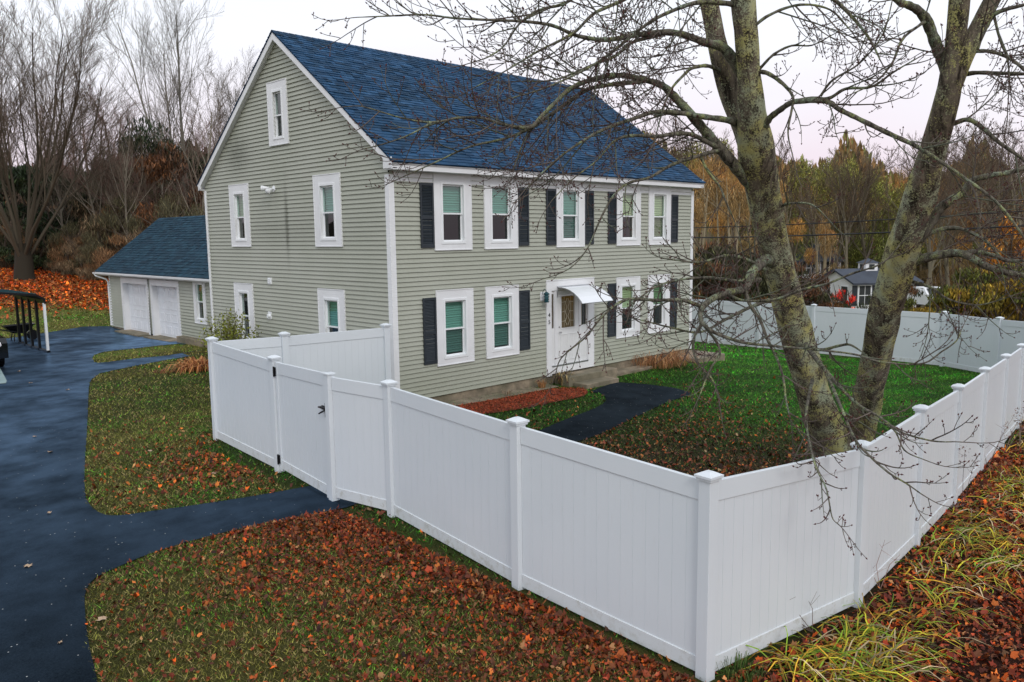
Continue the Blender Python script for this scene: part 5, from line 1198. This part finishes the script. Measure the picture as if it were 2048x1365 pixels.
for i, (px, d, s) in enumerate(((1832, 38, .55), (1940, 37, 1.), (1975, 36, 1.05), (2010, 35, 1.1), (2045, 33, 1.2), (1880, 44, .5), (2075, 36, 1.3), (1960, 46, 1.15), (2020, 44, 1.3), (1810, 42, .65))):
    put(dup(yel, (0, 0, 0), 0, 1), px, d, i*1.1, s)
dgs = leafy('dark_shrub', 'dark reddish green shrub behind the far white fence', 3.0, 10, [(.05, .05, .02), (.10, .045, .02), (.035, .045, .015), (.14, .06, .02)], 'round', 2.0, 3200, .18, .0, thin=.7, group='dark shrubs beyond the far fence', cat='shrub')
put(dgs, 1640, 40, 0, .8)
for i, (px, d, s) in enumerate(((1600, 42, 1.), (1560, 40, 1.1), (1520, 41, 1.15), (1480, 43, 1.2), (1440, 42, 1.2), (1405, 41, 1.25), (1668, 48, .45), (1780, 45, .7), (1590, 52, 1.2), (1500, 54, 1.5), (1430, 54, 1.7), (1800, 50, .8))):
    put(dup(dgs, (0, 0, 0), 0, 1), px, d, i*1.7, s)
put(leafy('red_shrub', 'small bright scarlet bush in front of the white house with dormer', 1.9, 13, [(.75, .05, .03), (.8, .10, .04)], 'round', .9, 900, .16, .0, cat='shrub'), 1690, 48, 0, 1.0)
orange = leafy('orange_tree', 'glowing orange leaved tree at the right edge of the photo', 8, 14, [(.42, .17, .02), (.35, .12, .02), (.25, .12, .03)], 'round', 2.2, 2600, .3, .15, thin=.6)
put(orange, 2030, 60)
# far-off wood that reads as one mass behind the single trees
mb = MB(); rs = np.random.RandomState(5)
def mass(px0, px1, d0, d1, h0, h1, n, cols, size):
    px = rs.uniform(px0, px1, n); d = rs.uniform(d0, d1, n); p = CC[None]+(FWD[None]+RT[None]*((px-CW/2)/CF)[:, None])*d[:, None]; x, y = p[:, 0], p[:, 1]
    z = G(x, y); hh = h0+(h1-h0)*vnoise(px, d*0, .02, 8)*vnoise(px, d, .07, 9)**.3; zz = z+hh*rs.rand(n)
    s = size*rs.uniform(.5, 1.3, n); a = rs.uniform(0, 6.28, n); cxy = np.c_[np.cos(a), np.sin(a)]
    v = np.stack([np.c_[x-cxy[:, 0]*s*.25, y-cxy[:, 1]*s*.25, zz], np.c_[x, y, zz-s*.8], np.c_[x+cxy[:, 0]*s*.25, y+cxy[:, 1]*s*.25, zz], np.c_[x+rs.normal(0, .3, n), y, zz+s*.8]], 1)
    c = np.array(cols)[rs.randint(0, len(cols), n)]*rs.uniform(.4, 1.3, (n, 1)); mb.add(v.reshape(-1, 3), np.arange(4*n).reshape(-1, 4), np.repeat(c, 4, 0))
mass(-200, 640, 76, 100, 5, 12, 26000, [(.09, .055, .035), (.06, .04, .028), (.04, .045, .022), (.12, .06, .035)], 1.0)
mass(1250, 2300, 122, 155, 15, 27, 52000, [(.38, .23, .09), (.28, .20, .08), (.24, .25, .07), (.44, .25, .09)], 1.1)
for px in list(range(-150, 600, 14)): x, y, z = AT(px+rs.uniform(-6, 6), rs.uniform(74, 88)); h = rs.uniform(7, 13); mb.tube([(x, y, z-.3), (x+rs.normal(0, .3), y, z+h*.5), (x+rs.normal(0, .6), y, z+h)], [.16, .12, .03], 4, np.array([.16, .13, .10])*rs.uniform(.5, 1.5), cap=False)
for px in list(range(1300, 2200, 11)): x, y, z = AT(px+rs.uniform(-5, 5), rs.uniform(112, 130)); h = rs.uniform(12, 20); mb.tube([(x, y, z-.3), (x+rs.normal(0, .4), y, z+h*.5), (x+rs.normal(0, .8), y, z+h)], [.24, .18, .04], 4, np.array([.22, .19, .12])*rs.uniform(.5, 1.4), cap=False)
tag(mb.build('far_woodland', M['leaf']), 'far off brown woodland behind the single trees', 'woodland', kind='stuff')

# ================================================================== NEIGHBOUR HOUSES, car, power lines
def cottage(name, label, px, depth, ang, w, dp, wallh, pitch, roofmat, floors=1, cupola=False, base=None):
    x, y, z = AT(px, depth); z = base if base is not None else z; e = empty(name, (x, y, z), label, 'house'); e.rotation_euler = (0, 0, ang)
    def L(mb, nm, mat, par=e): 
        ob = mb.build(nm, mat, None, fixn=True); ob.parent = par; return ob
    mb = MB(); mb.box(-w/2, w/2, -dp/2, dp/2, -.5, wallh); ez = wallh; rz = wallh+dp/2*pitch
    mb.prism([(-dp/2, ez), (dp/2, ez), (0, rz)], lambda a, b, t: (t, a, b), -w/2+.001, w/2-.001); L(mb, 'wall', M['trim'])
    mb = MB()
    for s in (1, -1): mb.prism([(0, rz+.18), (s*(dp/2+.35), ez-.35*pitch+.18), (s*(dp/2+.35), ez-.35*pitch+.04), (0, rz+.04)], lambda a, b, t: (t, a, b), -w/2-.3, w/2+.3)
    L(mb, 'roof', roofmat)
    for fl_ in range(floors):
        nwin = 3
        for i in range(nwin):
            cx = -w/2+w*(i+.5)/nwin; zb = .9+fl_*2.6
            mb = MB(); mb.box(cx-.55, cx+.55, zb-.1, zb+1.5, .002, .05, lambda a, b, c: (a, -dp/2-c, b)); f = L(mb, 'window', M['vinyl'])
            mb = MB()
            for gi in range(2):
                for gj in range(2): mb.box(cx-.46+gi*.48, cx-.02+gi*.48, zb+gj*.74, zb+.68+gj*.74, .051, .056, lambda a, b, c: (a, -dp/2-c, b))
            L(mb, 'pane', M['screen'], f)
            for sx_ in (-1, 1): mb = MB(); mb.box(cx+sx_*.82-.2, cx+sx_*.82+.2, zb-.05, zb+1.45, .002, .06, lambda a, b, c: (a, -dp/2-c, b)); L(mb, 'shutter', M['shutter'])
            if i < 2:
                mb = MB(); cy = -dp/4+i*dp/2; mb.box(cy-.5, cy+.5, zb, zb+1.4, .002, .05, lambda a, b, c: (-w/2-c, a, b)); f = L(mb, 'window', M['vinyl']); mb = MB(); mb.box(cy-.4, cy+.4, zb+.08, zb+1.32, .051, .056, lambda a, b, c: (-w/2-c, a, b)); L(mb, 'pane', M['screen'], f)
    if cupola:
        mb = MB(); mb.box(-.5, .5, -.5, .5, rz-.2, rz+.6); c = L(mb, 'cupola', M['trim']); mb = MB(); mb.add([(-.62, -.62, rz+.6), (.62, -.62, rz+.6), (.62, .62, rz+.6), (-.62, .62, rz+.6), (0, 0, rz+.95)], [(0,1,4,4)][:0] or [(0,1,4),(1,2,4),(2,3,4),(3,0,4)]); L(mb, 'cupola_roof', roofmat, c)
        mb = MB(); mb.box(-.22, .22, -.53, -.501, rz+.1, rz+.5); mb.box(-.53, -.501, -.22, .22, rz+.1, rz+.5); L(mb, 'louvre', M['screen'], c)
    return e
GRF = simple('grey shingle roof', (.045, .055, .075), .8, .2, 1.)
cottage('white_cottage', 'small white house with cupola and black shutters beyond the fence between the trunks', 1738, 62, YAW-math.pi/2+.18, 5.2, 4.6, 2.5, .36, GRF, 1, True)
cottage('neighbour_house', 'distant two storey white house with grey roof left of the small white house', 1585, 96, YAW-math.pi/2+.15, 8.5, 7.0, 5.0, .5, GRF, 2, False)
def vehicle(name, label, x, y, z, rz, body, L=4.6, Wd=1.8, H=1.45, cat='car'):
    e = empty(name, (x, y, z), label, cat); e.rotation_euler = (0, 0, rz)
    def K(mb, nm, mat, par=e, **k): ob = mb.build(nm, mat, None, fixn=True, **k); ob.parent = par; return ob
    pr = [(-L/2, .35), (-L/2, .8), (-L/2+.15, .95), (-L*.22, 1.0), (-L*.12, H-.03), (L*.02, H), (L*.2, H-.04), (L*.36, 1.0), (L/2-.05, .9), (L/2, .6), (L/2, .35), (L*.38, .28), (-L*.38, .28)]
    mb = MB(); mb.prism(pr, lambda a, b, t: (a, t*(1 if b < 1.01 else .84), b), -Wd/2, Wd/2); bd = K(mb, 'body', body, bevel=.04)
    mb = MB()
    for s in (-1, 1): mb.add([(-L*.185, s*(Wd/2*.955), 1.03), (L*.32, s*(Wd/2*.955), 1.03), (L*.19, s*(Wd/2*.865), H-.07), (-L*.10, s*(Wd/2*.865), H-.07)], [(0,1,2,3)])
    mb.add([(-L*.238, -.7, 1.03), (-L*.238, .7, 1.03), (-L*.14, .65, H-.06), (-L*.14, -.65, H-.06)], [(0,1,2,3)]); K(mb, 'window', M['screen'])
    for sx_ in (-1, 1):
        for sy in (-1, 1):
            mb = MB(); mb.tube([(sx_*L*.31, sy*(Wd/2-.2), .33), (sx_*L*.31, sy*(Wd/2+.01), .33)], .33, 16); w = K(mb, 'wheel', M['black']); mb = MB(); mb.tube([(sx_*L*.31, sy*(Wd/2+.0), .33), (sx_*L*.31, sy*(Wd/2+.02), .33)], .2, 12); K(mb, 'rim', M['chrome'], w)
    for s in (-1, 1): mb = MB(); mb.blob((-L/2+.04, s*.62, .76), .06, .18, .09, 10, 8); K(mb, 'headlight', M['vinyl'])
    return e
x, y, z = AT(1860, 56); vehicle('parked_car', 'white car parked beyond the far fence right of the trunks', x, y, z, YAW+.25, M['trim'])
# power lines
for nm, a, b in (('upper', (1330, 459, 48), (2140, 422, 30)), ('lower', (1330, 478, 46), (2140, 453, 29))):
    for j in range(1):
        p0 = P(*a); p1 = P(*b); d = p1-p0; q0 = p0-d*.6; q1 = p1+d*.5; pts = [q0+(q1-q0)*k/24+np.array([0, 0, -.5*math.sin(math.pi*k/24)+.45]) for k in range(25)]
        mb = MB(); mb.tube(pts, (.034 if nm == 'lower' else .024), 5); tag(mb.build('power_line', M['black']), ('thicker lower' if nm == 'lower' else 'thinner upper')+' black cable strung behind the house', 'cable')

# ================================================================== CARPORT and things under it
cp = empty('carport', (-3.0, 15.5, g1(-3, 15.5)), 'black metal frame carport with sloping canopy at the left edge', 'carport')
gzc = -.30
pw = np.array(GP(96, 706)); dirv = np.array([0., 1.]); 
CPX = pw[0]; y0c = pw[1]
mb = MB(); mb.box(CPX-.04, CPX+.04, y0c-.06, y0c+.02, gzc, 1.42); mb.build('front_post', M['vinyl'], cp, fixn=True)['label'] = 'white front post'
for k, yy in enumerate((y0c+.85, y0c+1.75, y0c+2.6, y0c+3.4)):
    mb = MB(); mb.box(CPX-.05, CPX+.03, yy, yy+.12, gzc, 1.55); mb.build('post', M['black'], cp, fixn=True)
mb = MB(); mb.box(CPX-.05, CPX+.05, y0c-.12, y0c+3.6, gzc, gzc+.07); mb.build('base_rail', M['black'], cp, fixn=True)
mb = MB(); pr = [(0.06, 1.40), (.03, 1.58), (-.22, 1.74), (-1.2, 1.86), (-2.6, 2.0), (-4.2, 2.1), (-4.2, 2.03), (-2.6, 1.93), (-1.2, 1.79), (-.25, 1.67), (-.05, 1.54), (-.01, 1.40)]
mb.prism(pr, lambda a, b, t: (CPX+a, t, b), y0c-.1, y0c+3.7); mb.build('canopy', M['black'], cp, fixn=True)
mb = MB()
for k in range(9): mb.prism([(.035, 1.59), (-.22, 1.765), (-1.2, 1.885), (-2.6, 2.025), (-2.6, 2.0), (-1.2, 1.86), (-.22, 1.74), (.03, 1.575)], lambda a, b, t: (CPX+a, t, b), y0c+.1+k*.42, y0c+.14+k*.42)
mb.build('rib', M['darkmetal'], cp, fixn=True)
x, y = GP(-28, 722); vehicle('black_car', 'black car under the carport cut by the left edge', -5.05, 16.1, g1(-5.05, 16.1)+.02, math.pi/2, simple('glossy black paint', (.006, .007, .009), .12, .1, 3), L=4.5, H=1.5)
# black wheelbarrow-like tub between car and posts
x, y = GP(40, 682); e = empty('wheelbarrow', (x, y, g1(x, y)), 'black wheelbarrow parked between the car and the carport posts', 'wheelbarrow')
z = g1(x, y)
mb = MB(); mb.add([(x-.55, y-.3, z+.62), (x+.5, y-.32, z+.66), (x+.5, y+.32, z+.66), (x-.55, y+.3, z+.62), (x-.25, y-.18, z+.32), (x+.2, y-.2, z+.32), (x+.2, y+.2, z+.32), (x-.25, y+.18, z+.32)], [(0,1,5,4),(1,2,6,5),(2,3,7,6),(3,0,4,7),(4,5,6,7)]); mb.build('tray', M['black'], e)
mb = MB(); mb.tube([(x+.45, y-.04, z+.2), (x+.45, y+.04, z+.2)], .2, 16); mb.build('wheel', M['black'], e)
mb = MB()
for s in (-1, 1): mb.tube([(x+.45, y+s*.06, z+.2), (x+.1, y+s*.18, z+.30), (x-1.0, y+s*.28, z+.58)], .02, 6); mb.tube([(x-.2, y+s*.2, z+.31), (x-.25, y+s*.22, z)], .02, 6)
mb.build('handle', M['black'], e)

# ================================================================== PLANTS near the house and outside the fence
def tuft(name, label, x, y, n, h, spread, cols, cat='ornamental grass', w=.012, seed=0, lay=.5, zoff=0, kind=None):
    rs = np.random.RandomState(seed); mb = MB(); z = g1(x, y)+zoff
    for i in range(n):
        a = rs.uniform(0, 6.28); r = spread*rs.rand()**.5*.4; b = np.array([x+math.cos(a)*r, y+math.sin(a)*r, z]); a += rs.normal(0, .6); L = h*rs.uniform(.5, 1.15); k = rs.uniform(.2, 1)*lay
        d = np.array([math.cos(a), math.sin(a), 0]); c = np.array(cols[rs.randint(len(cols))])*rs.uniform(.6, 1.3); s = np.array([-d[1], d[0], 0])*w/2*rs.uniform(.6, 1.3)
        pts = [b, b+d*L*.25*k+np.array([0, 0, L*.45]), b+d*L*.65*k+np.array([0, 0, L*(.75-.2*k)]), b+d*L*1.1*k+np.array([0, 0, L*(.85-.7*k)])]
        v = []; 
        for q, ww in zip(pts, (1, 1.1, .8, .1)): v += [q-s*ww, q+s*ww]
        mb.add(v, [(0,1,3,2),(2,3,5,4),(4,5,7,6)], c)
    return tag(mb.build(name, M['leaf']), label, cat, kind=kind)
x, y = GP(1305, 728); tuft('ornamental_grass', 'orange brown clump of dry ornamental grass against the front wall', x, y-.1, 900, .62, 2.4, [(.36, .15, .06), (.5, .24, .10), (.25, .10, .05), (.6, .34, .16)], seed=1, w=.009, lay=1.2)
x, y = GP(1128, 770); tuft('ornamental_grass', 'tan and dark tuft of arching grass beside the lower step', x, y, 130, .5, .35, [(.42, .30, .13), (.22, .15, .06), (.05, .04, .025)], seed=2, w=.018, lay=.9)
x, y = GP(1084, 778); tuft('ornamental_grass', 'small upright tan tuft of grass in the red mulch', x, y, 60, .32, .2, [(.48, .24, .10), (.4, .2, .08)], seed=3, w=.014)
x, y = GP(1015, 792); tuft('ornamental_grass', 'sparse short pale stems at the left part of the mulch bed', x, y, 30, .2, .5, [(.3, .2, .12), (.2, .14, .08)], seed=4, w=.01)
x, y = GP(398, 738); tuft('daylily_clump', 'flattened heap of dried orange foliage on the lawn behind the fence', x, y, 420, .42, 1.4, [(.42, .17, .05), (.5, .24, .08), (.28, .09, .03)], cat='dried plant', seed=5, w=.03, lay=1.6)
x, y = GP(330, 745); tuft('dried_weed', 'low reddish dried weeds on the lawn near the driveway', x, y, 40, .12, .8, [(.3, .12, .06)], cat='dried plant', seed=6, w=.02, lay=1.4)
# green shrub beside the gable wall
e = empty('green_shrub', (-.9, 5.9, g1(-.9, 5.9)), 'yellow green leafy shrub by the gable wall behind the fence', 'shrub')
mb = MB(); lb = MB(); rs = np.random.RandomState(9); z = g1(-.9, 5.9)
for i in range(70):
    a = rs.uniform(0, 6.28); r = rs.uniform(.1, .75); top = np.array([-.9+math.cos(a)*r, 5.9+math.sin(a)*r*1.4, z+rs.uniform(1.1, 1.9 if i else 2.7)]); b = np.array([-.9+math.cos(a)*.1, 5.9+math.sin(a)*.1, z]); mid = (b+top)/2+rs.normal(0, .06, 3)
    mb.tube([b, mid, top], [.012, .008, .003], 4, (.12, .09, .06), cap=False)
    for j in range(70):
        t_ = rs.uniform(.3, 1); c = b+(top-b)*t_+rs.normal(0, .09, 3); s = rs.uniform(.02, .045); d1_ = rs.normal(size=3); d1_ /= np.linalg.norm(d1_); d2 = np.cross(d1_, rs.normal(size=3)); d2 /= np.linalg.norm(d2)
        lb.add([c-d1_*s, c+d2*s*.6, c+d1_*s, c-d2*s*.6], [(0,1,2,3)], np.array([.19, .21, .03])*rs.uniform(.4, 1.5))
mb.build('stem', M['twig'], e); lb.build('leaves', M['leaf'], e)
# daylily bank outside the fence
mb = MB(); rs = np.random.RandomState(11)
def bank_clump(x, y, n, h):
    z = g1(x, y); lean = rs.normal(0, .35, 2)+np.array([.3, -.45])
    for i in range(n):
        a = rs.uniform(0, 6.28); b = np.array([x+rs.normal(0, .16), y+rs.normal(0, .16), z]); L = h*rs.uniform(.5, 1.3); d = np.array([math.cos(a)+lean[0]*1.4, math.sin(a)+lean[1]*1.4, 0]); d /= np.linalg.norm(d); k = rs.uniform(.6, 1.0)
        s = np.array([-d[1], d[0], 0])*rs.uniform(.003, .0075); hm = L*rs.uniform(.06, .28)
        u = rs.rand(); c = np.array([.50, .44, .03] if u < .34 else ([.20, .33, .02] if u < .64 else ([.62, .36, .03] if u < .86 else [.55, .42, .24])))*np.clip(np.exp(rs.normal(-.35, .5)), .2, 1.4)
        sw = np.array([-d[1], d[0], 0])*rs.normal(0, .12)*L
        pts = [b, b+d*L*.25+np.array([0, 0, hm*.8]), b+d*L*.55*k+sw*.4+np.array([0, 0, hm]), b+d*L*.85*k+sw+np.array([0, 0, hm*.55]), b+d*L*1.05*k+sw*1.5+np.array([0, 0, .03])]
        tw = rs.uniform(-.6, .6); v = []
        for q, ww in zip(pts, (.9, 1.1, 1., .7, .08)): o_ = s*ww+np.array([0, 0, tw*.005*ww]); v += [q-o_, q+o_]
        mb.add(v, [(0,1,3,2),(2,3,5,4),(4,5,7,6),(6,7,9,8)], c)
cnt = 0
for px, py, rr in [(1700,1290,40),(1560,1335,30),(1640,1330,40)]+[(rs.uniform(1560, 2060), 0, 0) for _ in range(300)]:
    if py == 0:
        # band that follows the fence, thinning toward the lower right corner
        py = rs.uniform(900, 1370)
        lo_ = 1690+(1210-py)*.78 if py < 1210 else 1690-(py-1210)*1.1
        hi_ = 2060 if py < 1080 else 2060-(py-1080)*1.15
        if px < lo_+8 or px > hi_+60*rs.rand(): continue
    x, y = GP(px, py)
    if not below_fence(np.array([x]), np.array([y+.12]))[0]: continue
    bank_clump(x, y, rs.randint(7, 14), rs.uniform(.35, .65)); cnt += 1
for _ in range(150):
    x = rs.uniform(1, 12); y = np.interp(x, [-1.67, 17.8], [-10.78, -8.65])-rs.uniform(.25, 2.6); bank_clump(x, y, 16, .55)
tag(mb.build('daylily_foliage', M['leaf']), 'yellow green strappy daylily leaves flopped over the leafy bank outside the fence', 'ground cover', kind='stuff')
# weeds in front of the fence
def weed(label, base, tips, c, r=.003, name='weed_stalk', seed=0, heads=False):
    rs = np.random.RandomState(seed); e = empty(name, tuple(base), label, 'weed'); mb = MB(); base = np.array(base)
    hb = MB()
    for tp in tips:
        tp = np.array(tp); mid = (base+tp)/2+rs.normal(0, .03, 3)+np.array([0, 0, .05]); mb.tube([base, mid, tp], [r, r*.8, r*.4], 4, c, cap=False)
        for k in range(3):
            q = mid+(tp-mid)*rs.uniform(.2, .9); mb.tube([q, q+rs.normal(0, .07, 3)+np.array([0, 0, .06])], [r*.6, r*.3], 3, c, cap=False)
        if heads:
            for k in range(26): q = tp+rs.normal(0, .035, 3)*np.array([1, 1, 1.8]); s = rs.uniform(.008, .02); v = rs.normal(size=(3, 3))*s+q; hb.add(v, [(0,1,2)], np.array([.22, .14, .12])*rs.uniform(.5, 1.4))
    mb.build('stem', M['twig'], e)
    if heads: hb.build('seed_head', M['leaf'], e)
def wp(px, py, d): return P(px, py, d)
def foot(px, py):
    x, y = GP(px, py); return np.array([x, y, g1(x, y)])
b = foot(1625, 1265); db = float(np.dot(b-CC, FWD)); weed('bare twiggy weed leaning over the fence foot near the corner post', b, [wp(1540, 1190, db-.15), (wp(1515, 1242, db-.1)), wp(1545, 1210, db), wp(1618, 1205, db-.1), wp(1528, 1218, db)], (.14, .10, .08), .004, seed=1)
b = foot(1760, 1180); db = float(np.dot(b-CC, FWD)); weed('pale pinkish weed stems bending along the fence foot', b, [wp(1740, 1130, db), wp(1800, 1110, db), wp(1770, 1080, db-.1)], (.30, .18, .15), .004, seed=2)
b = foot(1925, 1020); db = float(np.dot(b-CC, FWD)); weed('dark thin weed stalk rising in front of the fence right of the third post', b, [wp(1948, 930, db), wp(1930, 900, db)], (.08, .05, .05), .004, seed=3, heads=True)
b = foot(1975, 935); db = float(np.dot(b-CC, FWD)); weed('dried seed head stalk by the fence at the right edge', b, [wp(1966, 885, db), wp(2010, 860, db), wp(2032, 825, db)], (.16, .11, .09), .005, seed=4, heads=True)
b = foot(2010, 905); db = float(np.dot(b-CC, FWD)); weed('group of pale dried stalks at the far right of the bank', b, [wp(2035, 845, db), wp(2025, 870, db), wp(2045, 860, db)], (.24, .18, .14), .005, seed=5, heads=True)
b = foot(2040, 890); db = float(np.dot(b-CC, FWD)); weed('tall pale dried stalk at the very right edge of the bank', b, [wp(2050, 810, db), wp(2040, 840, db)], (.26, .2, .15), .006, seed=6, heads=True)
# tuft of green grass at the foot of the near corner
x, y = GP(1475, 1350); tuft('grass_tuft', 'small green grass tuft at the foot of the near corner post', x, y-.02, 120, .2, .5, [(.05, .12, .02), (.12, .16, .04)], cat='grass tuft', seed=7, w=.006)
ORD = 'first second third fourth fifth sixth seventh eighth ninth tenth eleventh twelfth thirteenth fourteenth fifteenth sixteenth seventeenth eighteenth nineteenth twentieth twenty-first twenty-second twenty-third twenty-fourth twenty-fifth'.split()
byl = {}
for ob in bpy.data.objects:
    if ob.parent is None and ob.get('label'): byl.setdefault(ob['label'], []).append(ob)
for lb_, obs in byl.items():
    if len(obs) < 2: continue
    def pxof(ob):
        d = np.array(ob.location)-CC; return float(np.dot(d, RT)/np.dot(d, FWD))
    obs.sort(key=pxof)
    for i, ob in enumerate(obs): ob['label'] = SHORT.get(lb_, lb_)+', '+ORD[i]+' of its kind from the left'
print('objects', len(bpy.data.objects), 'clumps', cnt)
